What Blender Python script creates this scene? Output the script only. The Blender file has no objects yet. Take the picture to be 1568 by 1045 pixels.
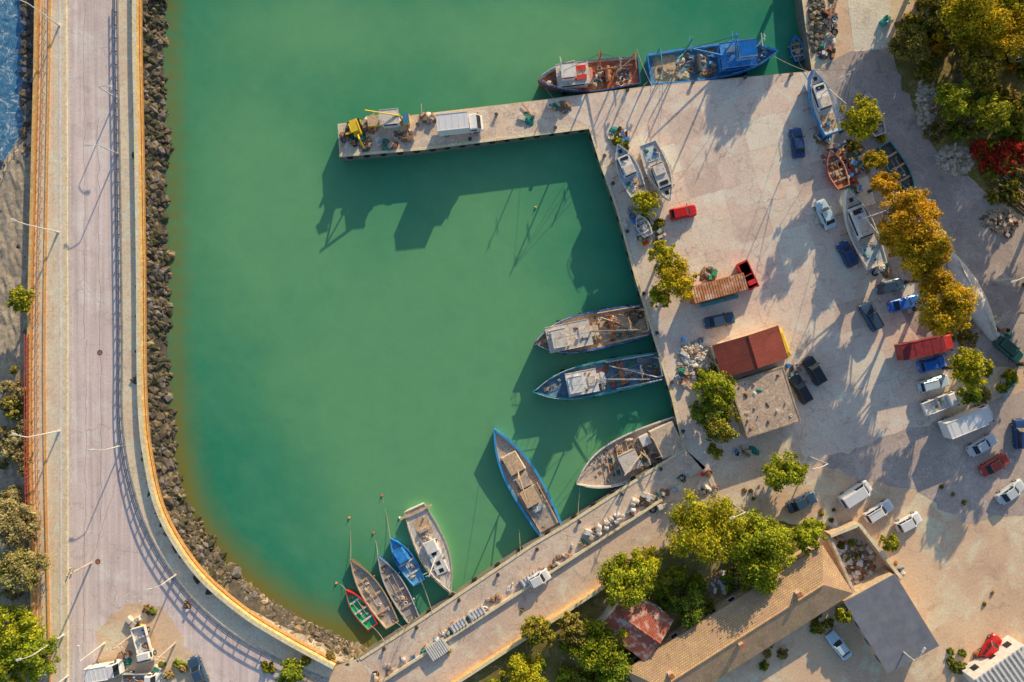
import bpy, math, random
import numpy as np
from mathutils import Vector, Matrix
from mathutils.geometry import tessellate_polygon
random.seed(7); rng=np.random.default_rng(7)
R=random.uniform
H=105.0; WL=-2.4
def W(px,py,z=0.0):
    s=(H-z)/H*0.1
    return ((px-784)*s,(522.5-py)*s)
# ---------------------------------------------------------------- scene
sc=bpy.context.scene
sc.view_settings.view_transform='Standard'; sc.view_settings.look='None'; sc.view_settings.exposure=0
EL=math.radians(17); AZ=math.atan2(0.39,0.92)
w=bpy.data.worlds.new("World"); sc.world=w; w.use_nodes=True
t=w.node_tree; t.nodes.clear()
sky=t.nodes.new('ShaderNodeTexSky'); sky.sky_type='NISHITA'; sky.sun_disc=False
sky.sun_elevation=EL; sky.sun_rotation=AZ; sky.dust_density=0.9; sky.ozone_density=1.6
bg=t.nodes.new('ShaderNodeBackground'); bg.inputs[1].default_value=0.15
wo=t.nodes.new('ShaderNodeOutputWorld'); t.links.new(sky.outputs[0],bg.inputs[0]); t.links.new(bg.outputs[0],wo.inputs[0])
sd=bpy.data.lights.new('sun','SUN'); sd.energy=5; sd.angle=math.radians(0.5); sd.color=(1.0,0.79,0.50)
so=bpy.data.objects.new('sun',sd); sc.collection.objects.link(so)
dirv=Vector((-math.sin(AZ)*math.cos(EL),-math.cos(AZ)*math.cos(EL),-math.sin(EL)))
so.rotation_euler=dirv.to_track_quat('-Z','Y').to_euler(); so.location=(40,90,60)
cd=bpy.data.cameras.new('camera'); co=bpy.data.objects.new('camera',cd); sc.collection.objects.link(co)
co.location=(0,0,H); cd.sensor_width=36; cd.lens=36*H/156.8; cd.clip_end=3000; cd.clip_start=1; sc.camera=co
# ---------------------------------------------------------------- nodes
def node(t,ty,props=None,**ins):
    n=t.nodes.new(ty)
    for k,v in (props or {}).items(): setattr(n,k,v)
    for k,v in ins.items():
        k=k.replace('_',' ')
        s=n.inputs[k]
        if isinstance(v,bpy.types.NodeSocket): t.links.new(v,s)
        else: s.default_value=v
    return n
def c4(c): return (c[0],c[1],c[2],1) if len(c)==3 else c
def mix(t,f,a,b,bl='MIX'):
    n=t.nodes.new('ShaderNodeMix'); n.data_type='RGBA'; n.blend_type=bl
    for i,v in ((0,f),(6,a),(7,b)):
        if isinstance(v,bpy.types.NodeSocket): t.links.new(v,n.inputs[i])
        else: n.inputs[i].default_value=v if i==0 else c4(v)
    return n.outputs[2]
def ramp(t,f,st):
    n=t.nodes.new('ShaderNodeValToRGB'); t.links.new(f,n.inputs[0])
    e=n.color_ramp.elements
    while len(e)<len(st): e.new(0.5)
    for i,(p,c) in enumerate(st):
        e[i].position=p
        e[i].color=c4(c) if not isinstance(c,(int,float)) else (c,c,c,1)
    return n.outputs[0]
def noise(t,v,s,d=4,r=.55,dist=0):
    return node(t,'ShaderNodeTexNoise',None,Vector=v,Scale=s,Detail=d,Roughness=r,Distortion=dist).outputs['Fac']
def begin(name):
    m=bpy.data.materials.new(name); m.use_nodes=True; t=m.node_tree; t.nodes.clear()
    out=t.nodes.new('ShaderNodeOutputMaterial'); b=t.nodes.new('ShaderNodeBsdfPrincipled')
    t.links.new(b.outputs[0],out.inputs[0])
    tc=t.nodes.new('ShaderNodeTexCoord')
    return m,t,b,tc.outputs['Object'],out
def bump(t,b,h,st,d=.1):
    n=node(t,'ShaderNodeBump',None,Height=h,Strength=st,Distance=d); t.links.new(n.outputs[0],b.inputs['Normal'])
_mc={}
def M(name,c=(.5,.5,.5),rough=.6,metal=0,var=.3,scale=1.5,stain=None,sa=.5):
    if name in _mc: return _mc[name]
    m,t,b,v,o=begin(name)
    f=noise(t,v,scale,5,.65)
    k=ramp(t,f,[(.3,1-var),(.7,1+var)])
    col=mix(t,1.0,c,k,'MULTIPLY')
    if stain:
        g=noise(t,v,scale*.7+.3,6,.75,.5)
        g=ramp(t,g,[(.5,0.0),(.62,sa)])
        col=mix(t,g,col,stain)
    t.links.new(col,b.inputs['Base Color']); b.inputs['Roughness'].default_value=rough; b.inputs['Metallic'].default_value=metal
    _mc[name]=m; return m
def G(name,c1,c2,dark,brick=None,crack=.5,rot=0,scale=.12,fine=3.0,light=None,mort=.62,aggr=.35,rough=.9,streak=0,k=1.3,bf=.75):
    m,t,b,v,o=begin(name)
    K=lambda c: tuple(min(.88,x*k) for x in c)
    c1,c2,dark=K(c1),K(c2),K(dark); light=K(light) if light else None
    f=noise(t,v,scale,6,.6,.4); col=mix(t,ramp(t,f,[(.35,0),(.65,1)]),c1,c2)
    f2=noise(t,v,scale*4.3,7,.72,.8)
    col=mix(t,ramp(t,f2,[(.52,0),(.72,.85)]),col,dark)
    if light:
        vv=node(t,'ShaderNodeMapping',None,Vector=v,Location=(31,7,3)).outputs[0]
        f3=noise(t,vv,scale*2.6,7,.7,.5)
        col=mix(t,ramp(t,f3,[(.5,0),(.64,.75)]),col,light)
    f4=noise(t,v,fine,5,.8); col=mix(t,1.0,col,ramp(t,f4,[(.25,1-aggr),(.75,1+aggr)]),'MULTIPLY')
    f5=noise(t,v,fine*5,3,.8); col=mix(t,1.0,col,ramp(t,f5,[(.3,1-aggr*.6),(.7,1+aggr*.6)]),'MULTIPLY')
    if streak:
        mp=node(t,'ShaderNodeMapping',None,Vector=v,Scale=(1.3,.03,1)).outputs[0]
        col=mix(t,1.0,col,ramp(t,noise(t,mp,1.0,4,.6),[(.35,1-streak),(.65,1+streak)]),'MULTIPLY')
    if brick:
        nv=node(t,'ShaderNodeTexNoise',None,Vector=v,Scale=.8,Detail=3)
        dv=node(t,'ShaderNodeVectorMath',{'operation':'MULTIPLY_ADD'}); t.links.new(nv.outputs['Color'],dv.inputs[0]); dv.inputs[1].default_value=(.35,.35,0); t.links.new(v,dv.inputs[2])
        mp=node(t,'ShaderNodeMapping',None,Vector=dv.outputs[0],Rotation=(0,0,math.radians(rot))).outputs[0]
        br=node(t,'ShaderNodeTexBrick',{'offset':0.0},Vector=mp,Color1=(1.06,1.04,1.01,1),Color2=(.88,.88,.9,1),Mortar=(mort,mort,mort,1),Scale=1.0,Mortar_Size=.055,Mortar_Smooth=.8)
        br.inputs['Brick Width'].default_value=brick[0]; br.inputs['Row Height'].default_value=brick[1]
        bm=ramp(t,noise(t,v,.22,3,.6),[(.35,bf*.35),(.6,bf)])
        col=mix(t,bm,col,mix(t,1.0,col,br.outputs[0],'MULTIPLY'))
    if crack:
        nv=node(t,'ShaderNodeTexNoise',None,Vector=v,Scale=.35,Detail=6)
        dv=node(t,'ShaderNodeVectorMath',{'operation':'MULTIPLY_ADD'}); t.links.new(nv.outputs['Color'],dv.inputs[0]); dv.inputs[1].default_value=(7,7,0); t.links.new(v,dv.inputs[2])
        vo=node(t,'ShaderNodeTexVoronoi',{'feature':'DISTANCE_TO_EDGE'},Vector=dv.outputs[0],Scale=.1)
        kk=ramp(t,vo.outputs[0],[(.0,1-crack),(.009,1)])
        msk=ramp(t,noise(t,v,.09,3,.5),[(.45,0),(.55,1)])
        col=mix(t,msk,col,mix(t,1.0,col,kk,'MULTIPLY'))
    t.links.new(col,b.inputs['Base Color']); b.inputs['Roughness'].default_value=rough
    b.inputs['Specular IOR Level'].default_value=.25
    bump(t,b,f4,.25,.08)
    _mc[name]=m; return m
def foliage(name,dark,mid,light,k=1.8):
    m,t,b,v,o=begin(name)
    dark,mid,light=[tuple(min(.85,x*k) for x in c) for c in (dark,mid,light)]
    g=t.nodes.new('ShaderNodeNewGeometry')
    col=ramp(t,g.outputs['Random Per Island'],[(0,dark),(.45,mid),(1,light)])
    f=noise(t,g.outputs['Position'],.5,3,.6)
    col=mix(t,1.0,col,ramp(t,f,[(.35,.55),(.65,1.3)]),'MULTIPLY')
    t.links.new(col,b.inputs['Base Color']); b.inputs['Roughness'].default_value=.75
    b.inputs['Specular IOR Level'].default_value=.15
    tr=node(t,'ShaderNodeBsdfTranslucent'); t.links.new(col,tr.inputs[0])
    ms=t.nodes.new('ShaderNodeMixShader'); ms.inputs[0].default_value=.4
    t.links.new(b.outputs[0],ms.inputs[1]); t.links.new(tr.outputs[0],ms.inputs[2]); t.links.new(ms.outputs[0],o.inputs[0])
    return m
FOL={'ygreen':foliage('leaf_yellow_green',(.08,.11,.012),(.24,.26,.015),(.42,.39,.02)),
'green':foliage('leaf_green',(.045,.085,.012),(.13,.2,.02),(.28,.31,.025)),
'dark':foliage('leaf_dark_green',(.025,.05,.012),(.08,.12,.025),(.19,.2,.04)),
'olive':foliage('leaf_olive',(.06,.065,.015),(.19,.17,.025),(.38,.31,.04)),
'yellow':foliage('leaf_yellow',(.16,.13,.012),(.42,.31,.012),(.47,.36,.02)),
'orange':foliage('leaf_orange',(.2,.11,.012),(.45,.26,.015),(.47,.31,.02)),
'red':foliage('leaf_red',(.16,.02,.012),(.4,.03,.02),(.45,.09,.03)),
'grey':foliage('leaf_grey_green',(.1,.1,.055),(.24,.22,.1),(.36,.31,.14)),
'dry':foliage('leaf_dry',(.12,.09,.035),(.28,.21,.08),(.4,.3,.13))}
# ---------------------------------------------------------------- mesh builder
class MB:
    def __init__(s): s.v=[];s.f=[];s.m=[];s.mats=[]
    def mi(s,m):
        if m not in s.mats: s.mats.append(m)
        return s.mats.index(m)
    def add(s,vs,fs,m):
        o=len(s.v); s.v.extend([tuple(p) for p in vs]); k=s.mi(m)
        for f in fs: s.f.append(tuple(i+o for i in f)); s.m.append(k)
    def box(s,c,d,m,rz=0,tx=1,ty=1,ox=0,mt=None):
        cs,sn=math.cos(rz),math.sin(rz); vs=[]
        for z,sx,sy,o in ((-.5,1,1,0),(.5,tx,ty,ox)):
            for a,b in ((-.5,-.5),(.5,-.5),(.5,.5),(-.5,.5)):
                x=a*d[0]*sx+o; y=b*d[1]*sy
                vs.append((c[0]+x*cs-y*sn,c[1]+x*sn+y*cs,c[2]+z*d[2]))
        s.add(vs,[(0,3,2,1),(0,1,5,4),(1,2,6,5),(2,3,7,6),(3,0,4,7)],m); 
        o=len(s.v)-8; s.f.append((o+4,o+5,o+6,o+7)); s.m.append(s.mi(mt or m))
    def cyl(s,a,b,r,m,r2=None,n=8):
        a=Vector(a);b=Vector(b);r2=r if r2 is None else r2
        d=(b-a).normalized(); u=d.orthogonal().normalized(); q=d.cross(u); vs=[]
        for p,rr in ((a,r),(b,r2)):
            for i in range(n):
                an=2*math.pi*i/n; vs.append(p+u*math.cos(an)*rr+q*math.sin(an)*rr)
        fs=[(i,(i+1)%n,n+(i+1)%n,n+i) for i in range(n)]+[tuple(range(n-1,-1,-1)),tuple(range(n,2*n))]
        s.add(vs,fs,m)
    def loft(s,rings,m,cap=True,closed=True):
        n=len(rings[0]); vs=[p for r in rings for p in r]; fs=[]
        for k in range(len(rings)-1):
            for i in range(n if closed else n-1):
                j=(i+1)%n; fs.append((k*n+i,k*n+j,(k+1)*n+j,(k+1)*n+i))
        if cap: fs+= [tuple(range(n-1,-1,-1)),tuple(range((len(rings)-1)*n,len(rings)*n))]
        s.add(vs,fs,m)
    def tor(s,c,R0,r,m,axis='z',n=12,k=6):
        vs=[];fs=[]
        for i in range(n):
            a=2*math.pi*i/n
            for j in range(k):
                b=2*math.pi*j/k; x=(R0+r*math.cos(b))*math.cos(a); y=(R0+r*math.cos(b))*math.sin(a); z=r*math.sin(b)
                if axis=='y': x,y,z=x,z,y
                if axis=='x': x,y,z=z,x,y
                vs.append((c[0]+x,c[1]+y,c[2]+z))
                fs.append((i*k+j,((i+1)%n)*k+j,((i+1)%n)*k+(j+1)%k,i*k+(j+1)%k))
        s.add(vs,fs,m)
    def lump(s,c,rx,ry,h,m,n=11,k=4,rz=0):
        vs=[(c[0],c[1],c[2]+h)];fs=[]
        for j in range(1,k+1):
            q=j/k
            for i in range(n):
                a=2*math.pi*i/n; rr=q*R(.85,1.15); x=rx*rr*math.cos(a); y=ry*rr*math.sin(a)
                z=h*(1-q*q)*R(.6,1.25) if j<k else -.03
                vs.append((c[0]+x*math.cos(rz)-y*math.sin(rz),c[1]+x*math.sin(rz)+y*math.cos(rz),c[2]+z))
        for i in range(n): fs.append((0,1+i,1+(i+1)%n))
        for j in range(k-1):
            for i in range(n):
                a=1+j*n;fs.append((a+i,a+n+i,a+n+(i+1)%n,a+(i+1)%n))
        s.add(vs,fs,m)
    def ball(s,c,r,m,sq=1,n=8,k=5):
        vs=[(c[0],c[1],c[2]+r*sq)];fs=[]
        for j in range(1,k):
            p=math.pi*j/k
            for i in range(n):
                a=2*math.pi*i/n; vs.append((c[0]+r*math.sin(p)*math.cos(a),c[1]+r*math.sin(p)*math.sin(a),c[2]+r*sq*math.cos(p)))
        vs.append((c[0],c[1],c[2]-r*sq))
        for i in range(n): fs.append((0,1+i,1+(i+1)%n)); fs.append((len(vs)-1,1+(k-2)*n+(i+1)%n,1+(k-2)*n+i))
        for j in range(k-2):
            for i in range(n):
                a=1+j*n;fs.append((a+i,a+n+i,a+n+(i+1)%n,a+(i+1)%n))
        s.add(vs,fs,m)
    def obj(s,name,loc=(0,0,0),rz=0,smooth=False):
        me=bpy.data.meshes.new(name); me.from_pydata(s.v,[],s.f)
        for m in s.mats: me.materials.append(m)
        me.polygons.foreach_set('material_index',s.m)
        if smooth: me.polygons.foreach_set('use_smooth',[True]*len(s.f))
        me.update()
        o=bpy.data.objects.new(name,me); o.location=loc; o.rotation_euler=(0,0,rz); sc.collection.objects.link(o); return o
def inst(o,loc,rz=0,s=1):
    n=bpy.data.objects.new(o.name.split('.')[0],o.data); n.location=loc; n.rotation_euler=(0,0,rz); n.scale=(s,s,s); sc.collection.objects.link(n); return n
def smooth(pts,k=6):
    out=[];n=len(pts)
    for i in range(n-1):
        p0=pts[max(i-1,0)];p1=pts[i];p2=pts[i+1];p3=pts[min(i+2,n-1)]
        for j in range(k):
            u=j/k
            out.append(tuple(.5*((2*p1[a])+(-p0[a]+p2[a])*u+(2*p0[a]-5*p1[a]+4*p2[a]-p3[a])*u*u+(-p0[a]+3*p1[a]-3*p2[a]+p3[a])*u**3) for a in (0,1)))
    out.append(pts[-1]); return out
def offs(pts,d):
    out=[]
    for i,p in enumerate(pts):
        a=pts[max(i-1,0)];b=pts[min(i+1,len(pts)-1)]
        dx,dy=b[0]-a[0],b[1]-a[1];l=math.hypot(dx,dy) or 1
        out.append((p[0]+dy/l*d,p[1]-dx/l*d))
    return out
def ribbon(name,pts,w,z0,z1,m,mt=None,mb=None):
    A=offs(pts,w/2);B=offs(pts,-w/2); own=mb is None; mb=mb or MB(); mt=mt or m
    n=len(pts);vs=[]
    for q,z in ((A,z0),(A,z1),(B,z1),(B,z0)): vs+=[(*W(*p),z) for p in q]
    f1=[];f2=[]
    for i in range(n-1):
        f1+=[(i,i+1,n+i+1,n+i),(2*n+i,2*n+i+1,3*n+i+1,3*n+i)]; f2.append((n+i,n+i+1,2*n+i+1,2*n+i))
    f1+=[(0,n,2*n,3*n),(n-1,4*n-1,3*n-1,2*n-1)]
    mb.add(vs,f1,m);mb.add(vs,f2,mt)
    if own: return mb.obj(name)
def jit(pts,step=12,a=3):
    out=[];n=len(pts)
    for i in range(n):
        p=pts[i];q=pts[(i+1)%n];l=math.hypot(q[0]-p[0],q[1]-p[1]);k=min(max(1,int(l/step)),60)
        for j in range(k):
            u=j/k; out.append((p[0]+(q[0]-p[0])*u+R(-a,a),p[1]+(q[1]-p[1])*u+R(-a,a)))
    return out
def sheet(name,pts,z,m,jt=0):
    if jt: pts=jit(pts,a=jt)
    co_=[Vector((*W(*p),z)) for p in pts]; tr=tessellate_polygon([co_])
    mb=MB()
    fs=[]
    for f in tr:
        a,b,c=[co_[i] for i in f]
        fs.append(f if (b-a).cross(c-a).z>0 else f[::-1])
    mb.add(co_,fs,m); return mb.obj(name)
# ---------------------------------------------------------------- materials
conc=G('concrete_apron',(.74,.57,.46),(.66,.51,.42),(.44,.34,.29),brick=(5.4,4.4),rot=-16.5,crack=.4,light=(.82,.67,.56),aggr=.22,scale=.14)
pierc=G('pier_concrete',(.66,.51,.39),(.55,.43,.34),(.32,.26,.21),brick=(6,30),rot=6.5,crack=.4,light=(.78,.63,.5),aggr=.3,scale=.25)
road_m=G('old_asphalt',(.66,.54,.50),(.58,.48,.45),(.46,.38,.36),crack=.35,light=(.74,.62,.57),scale=.07,aggr=.16,streak=.14)
lane_m=G('dusty_lane',(.66,.5,.38),(.55,.42,.33),(.36,.29,.23),crack=.2,light=(.78,.63,.48),scale=.12,aggr=.25)
dirt=G('dirt_ground',(.72,.49,.32),(.58,.40,.27),(.4,.28,.2),crack=0,light=(.84,.64,.46),scale=.07,aggr=.25)
dirt2=G('grey_dirt',(.42,.34,.30),(.34,.28,.25),(.2,.17,.15),crack=0,light=(.56,.47,.40),scale=.09,aggr=.35)
grass=G('scrub_grass',(.13,.13,.03),(.24,.18,.06),(.07,.07,.025),crack=0,light=(.42,.3,.15),scale=.2,aggr=.5)
sand=G('beach_sand',(.36,.30,.22),(.27,.23,.18),(.15,.12,.1),crack=0,light=(.46,.39,.29),scale=.25,aggr=.5,fine=2)
side_m=G('promenade_paving',(.74,.59,.43),(.66,.52,.38),(.46,.36,.27),brick=(5,4),rot=0,crack=.2,light=(.82,.7,.54),aggr=.25,scale=.2,bf=.5)
wallm=G('quay_wall_concrete',(.2,.18,.15),(.14,.13,.11),(.06,.06,.05),crack=0,scale=.5)
parap=G('ochre_parapet',(.68,.40,.13),(.55,.34,.14),(.34,.21,.1),crack=0,light=(.8,.6,.32),scale=.5)
parap_top=G('parapet_cap',(.78,.64,.42),(.72,.52,.27),(.46,.32,.17),crack=0,light=(.84,.76,.6),scale=.6,aggr=.35)
orange_w=G('weathered_orange_wall',(.5,.25,.08),(.4,.2,.08),(.2,.12,.06),crack=0,scale=.6)
white=M('white_paint',(.8,.79,.76),.45,var=.1,stain=(.45,.33,.22),sa=.35)
offw=M('dirty_white_paint',(.72,.67,.59),.6,var=.15,stain=(.40,.22,.12),sa=.65,scale=1.1)
clean=M('clean_white',(.84,.84,.84),.3,var=.03)
blue=M('blue_paint',(.03,.28,.74),.45,var=.3,stain=(.3,.45,.6),sa=.35)
dblue=M('dark_blue_paint',(.02,.11,.34),.45,var=.3,stain=(.25,.12,.06),sa=.3)
teal=M('teal_paint',(.03,.36,.38),.5,var=.3,stain=(.3,.2,.12),sa=.4)
green=M('green_paint',(.03,.45,.22),.5,var=.3)
rust=M('rust_metal',(.42,.15,.06),.8,var=.5,stain=(.55,.34,.22),sa=.5)
redp=M('red_paint',(.66,.035,.03),.45,var=.3,stain=(.4,.2,.15),sa=.3)
maroon=M('maroon_paint',(.28,.03,.04),.5,var=.3)
yel=M('yellow_paint',(.82,.58,.03),.5,var=.15)
orng=M('orange_paint',(.75,.28,.04),.5,var=.2)
black=M('black_rubber',(.015,.015,.016),.8,var=.3)
glass=M('dark_glass',(.02,.03,.04),.08,var=.1)
steel=M('galvanised_steel',(.5,.5,.5),.45,.4,var=.3)
dsteel=M('dark_steel',(.1,.1,.11),.5,.4,var=.3)
wood=M('weathered_wood',(.62,.43,.26),.8,var=.35,scale=2.5,stain=(.7,.58,.42),sa=.5)
woodg=M('grey_wood',(.5,.41,.33),.85,var=.35,scale=2.5,stain=(.66,.56,.45),sa=.5)
woodd=M('dark_wood',(.16,.10,.065),.85,var=.4,scale=2)
deckg=M('grey_deck',(.4,.39,.37),.8,var=.35,scale=1.5,stain=(.42,.23,.13),sa=.6)
deckb=M('blue_deck',(.12,.26,.36),.8,var=.4,scale=1.2,stain=(.4,.3,.22),sa=.7)
deckr=M('red_deck',(.45,.13,.06),.8,var=.4,scale=1.4,stain=(.6,.42,.3),sa=.6)
netb=M('brown_net',(.28,.17,.1),.95,var=.6,scale=6)
netg=M('green_net',(.03,.25,.19),.95,var=.6,scale=6)
netbl=M('blue_net',(.05,.2,.4),.95,var=.6,scale=6)
rope=M('rope',(.6,.5,.36),.9,var=.3,scale=6)
bark=M('bark',(.12,.09,.06),.95,var=.5,scale=3)
stone=M('pale_stone',(.62,.53,.44),.9,var=.4,scale=.8)
tarp=M('tarpaulin',(.5,.6,.66),.6,var=.3)
pink=M('pink_salmon',(.7,.35,.25),.7,var=.3)
lblue=M('light_blue',(.2,.48,.72),.5,var=.2)
PAL=[white,offw,offw,blue,teal,rust,rust,orng,yel,woodg,wood,woodg,dsteel,steel,netb,netb,netg,netbl,black,redp,tarp]
# ---------------------------------------------------------------- land
inner=[(902,196),(920,250),(945,320),(975,430),(1000,510),(1030,610),(1047,686)]
seaw=[(207,0),(210,200),(213,400),(215,600),(224,700),(247,790),(300,875),(370,938),(440,982),(512,1021)]
seaw_s=smooth(seaw,6)
leftw=[(63,-3000),(63,0),(58,250),(52,500),(52,700),(60,1045),(62,4000)]
land=[(517,190),(830,153),(1000,131),(1243,109),(1236,60),(1228,0),(1215,-200),(1215,-6000),(9000,-6000),(9000,8000),(62,8000)]+leftw[::-1][1:]+[(63,-6000),(207,-6000)]+seaw_s+[(550,1008),(640,950),(815,832),(865,803)]+inner[::-1]+[(650,229),(520,241)]
co_=[Vector((*W(*p),0)) for p in land]; tr=tessellate_polygon([co_]); mb=MB()
fs=[]
for f in tr:
    a,b,c=[co_[i] for i in f]; fs.append(f if (b-a).cross(c-a).z>0 else f[::-1])
mb.add(co_,fs,dirt); n=len(co_)
mb.add(co_+[Vector((p.x,p.y,-8)) for p in co_],[(i,(i+1)%n,n+(i+1)%n,n+i) for i in range(n)],wallm)
mb.obj('ground')
mb=MB(); mb.add([(-1500,-1500,-9),(1500,-1500,-9),(1500,1500,-9),(-1500,1500,-9)],[(0,1,2,3)],sand); mb.obj('seabed')
xs=np.concatenate([[-1500,-600,-200,-120],np.linspace(-95,60,190),[80,150,500,1500]]); ys=np.concatenate([[-1500,-500,-150,-80],np.linspace(-60,70,160),[100,200,600,1500]])
X,Y=np.meshgrid(xs,ys); nv=X.size
V=np.stack([X.ravel(),Y.ravel(),np.full(nv,WL)],1)
shore=np.array([W(*p) for p in smooth([(250,-300),(250,0),(252,200),(257,400),(258,600),(262,700),(280,790),(325,860),(390,925),(460,970),(550,995)],8)])
d=np.min(np.hypot(V[:,None,0]-shore[None,:,0],V[:,None,1]-shore[None,:,1]),1)
shal=np.exp(-np.maximum(d,0)/2.0); 
bw=np.clip((-V[:,1]-5)/35,0,1)*np.exp(-d/4.5)*.5
shal=np.clip(shal*(.7+.35*np.clip((-V[:,1])/40,0,1))+bw,0,1); opn=(V[:,0]<-66).astype(float)
pl=np.zeros(nv)
for cx,cy,sx,sy in ((720,430,180,270),(600,640,220,160),(830,40,170,70),(480,30,160,70),(860,660,60,120),(680,800,130,130),(400,300,120,200)):
    q=W(cx,cy); pl+=np.exp(-((V[:,0]-q[0])/(sx*.1))**2-((V[:,1]-q[1])/(sy*.1))**2)*.6
pl=np.clip(pl,0,1)
ny,nx=X.shape; idx=np.arange(nv).reshape(ny,nx)
F=np.stack([idx[:-1,:-1],idx[:-1,1:],idx[1:,1:],idx[1:,:-1]],-1).reshape(-1,4)
me=bpy.data.meshes.new('water'); me.from_pydata(V.tolist(),[],F.tolist())
at=me.color_attributes.new('turb','FLOAT_COLOR','POINT'); at.data.foreach_set('color',np.stack([shal,opn,pl,shal*0+1],1).ravel())
m,t,b,v,o=begin('harbour_water')
ca=node(t,'ShaderNodeVertexColor',{'layer_name':'turb'}); sp=node(t,'ShaderNodeSeparateColor'); t.links.new(ca.outputs[0],sp.inputs[0])
f=noise(t,v,.03,4,.6,.9); ad=node(t,'ShaderNodeMath',{'operation':'MULTIPLY_ADD'}); t.links.new(f,ad.inputs[0]); ad.inputs[1].default_value=.9; t.links.new(sp.outputs[2],ad.inputs[2])
col=mix(t,ramp(t,ad.outputs[0],[(.3,0),(1.3,1)]),(.015,.25,.155),(.145,.40,.19))
f=noise(t,v,.05,5,.65,1.2); col=mix(t,ramp(t,f,[(.45,0),(.7,.35)]),col,(.14,.38,.2))
f=noise(t,v,.35,5,.7,.5); col=mix(t,1.0,col,ramp(t,f,[(.3,.95),(.7,1.05)]),'MULTIPLY')
f=noise(t,v,.5,5,.7); ad=node(t,'ShaderNodeMath',{'operation':'MULTIPLY_ADD'}); t.links.new(f,ad.inputs[0]); ad.inputs[1].default_value=.35; t.links.new(sp.outputs[0],ad.inputs[2])
col=mix(t,ramp(t,ad.outputs[0],[(.3,0),(.6,.5),(1.1,1)]),col,(.22,.22,.055))
f=noise(t,v,.5,6,.75,1.5); oc=mix(t,ramp(t,f,[(.35,0),(.6,1)]),(.03,.15,.32),(.11,.3,.48)); oc=mix(t,ramp(t,noise(t,v,.7,8,.85,1.6),[(.53,0),(.6,1)]),oc,(.75,.77,.78))
col=mix(t,sp.outputs[1],col,oc)
t.links.new(col,b.inputs['Base Color']); b.inputs['Roughness'].default_value=.18; b.inputs['IOR'].default_value=1.33; b.inputs['Specular IOR Level'].default_value=.3
bump(t,b,noise(t,v,2.2,6,.7,.3),.14,.1)
me.materials.append(m); ob=bpy.data.objects.new('water',me); sc.collection.objects.link(ob)
# surface sheets
apron=[(830,155),(1000,133),(1241,111),(1262,180),(1300,300),(1350,420),(1392,500),(1450,570),(1445,640),(1380,662),(1250,708),(1190,745),(1120,770),(1049,688)]+[(p[0]+1.5,p[1]) for p in inner[::-1]][1:]
sheet('concrete_quay_apron',apron,.008,conc)
sheet('concrete_pier_deck',[(519,192),(830,155),(902,195),(650,227),(522,239)],.008,pierc)
pa=[G('repair_slab_dark',(.58,.45,.37),(.52,.4,.33),(.36,.29,.24),crack=.3,light=(.66,.53,.44),aggr=.25),G('repair_slab_pale',(.8,.64,.53),(.74,.59,.48),(.52,.41,.34),crack=.3,aggr=.2)]
def slab(i,j,ni,nj,m):  # slab grid aligned with the quay joints
    c,s=math.cos(math.radians(16.5)),math.sin(math.radians(16.5)); vs=[]
    for a,b_ in((i,j),(i+ni,j),(i+ni,j+nj),(i,j+nj)):
        u,v_=a*5.4,b_*4.4; vs.append((u*c-v_*s,u*s+v_*c,.0125))
    mb.add(vs,[(0,1,2,3)],m)
for i,j,a,b_,k in [(6,3,1,1,0),(8,4,1,1,1),(5,4,1,1,1),(9,2,1,1,0),(7,1,1,1,0),(8,0,1,1,1),(6,5,1,1,0),(10,1,1,1,1),(10,-1,1,1,0),(9,-3,1,1,0),(11,-3,1,1,1),(9,-5,1,1,1)]:
    mb=MB(); slab(i,j,a,b_,pa[k]); mb.obj('pavement_patch')
nx_,ny_=.545,.838
def dg(u,o):
    x=1047-497*u; y=686+323*u; return (x+nx_*o,y+ny_*o)
sheet('quay_walkway',[(1049,688),(866,805),(816,834),(641,952),(551,1010),dg(1.0,44),dg(-.02,44)],.008,pierc)
sheet('harbour_lane',[dg(-.25,46),dg(1.3,46),dg(1.3,104),dg(.9,104),dg(.5,100),dg(.2,90),dg(-.25,150)],.012,lane_m,2)
sheet('yard_paving_road',[(1380,662),(1445,640),(1568,600),(1800,560),(1800,730),(1568,790),(1470,800),(1400,745),(1330,740),(1250,708)],.016,G('worn_yard_asphalt',(.46,.37,.32),(.38,.31,.27),(.26,.21,.19),crack=.3,light=(.56,.46,.39)),5)
sheet('scrub_verge',[(1368,40),(1420,20),(1700,-200),(1800,330),(1568,330),(1500,290),(1440,240),(1400,170),(1372,110)],.012,grass,5)
sheet('dirt_road',smooth([(1300,80),(1365,70),(1385,130),(1430,210),(1480,270),(1568,340),(1700,420),(1700,560),(1500,560),(1450,570),(1392,500),(1350,420),(1310,300),(1262,180),(1255,105)],3),.004,dirt2,2)
sheet('slipway',[(1290,-60),(1368,-60),(1362,74),(1308,80)],.02,G('slip_concrete',(.74,.63,.5),(.66,.56,.45),(.42,.34,.28),brick=(4,3),rot=0,crack=.3,light=(.8,.72,.6)))
sheet('garden_ground',[dg(.02,112),dg(.5,112),dg(1.05,112),(640,1300),(1000,1300),(980,1020),(1240,850),(1260,810),(1100,790)],.016,grass,4)
sheet('road',[(100,-4000),(178,-4000),(177,0),(180,200),(184,500),(185,650),(202,752),(232,832),(287,912),(347,967),(417,1007),(470,1045),(560,1200),(560,4000),(100,4000),(103,1045),(103,500),(101,0)],.008,road_m)
sheet('dirt_island',[(150,960),(195,925),(250,930),(285,985),(330,1060),(330,1200),(150,1200)],.014,dirt,5)
lw=smooth([(63,-400),(63,0),(58,250),(52,500),(52,700),(60,1045),(62,1500)],5)
sheet('promenade_pavement',offs(lw,-4)+[(103,1500),(103,1045),(103,500),(101,0),(101,-400)],.13,side_m)
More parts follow.
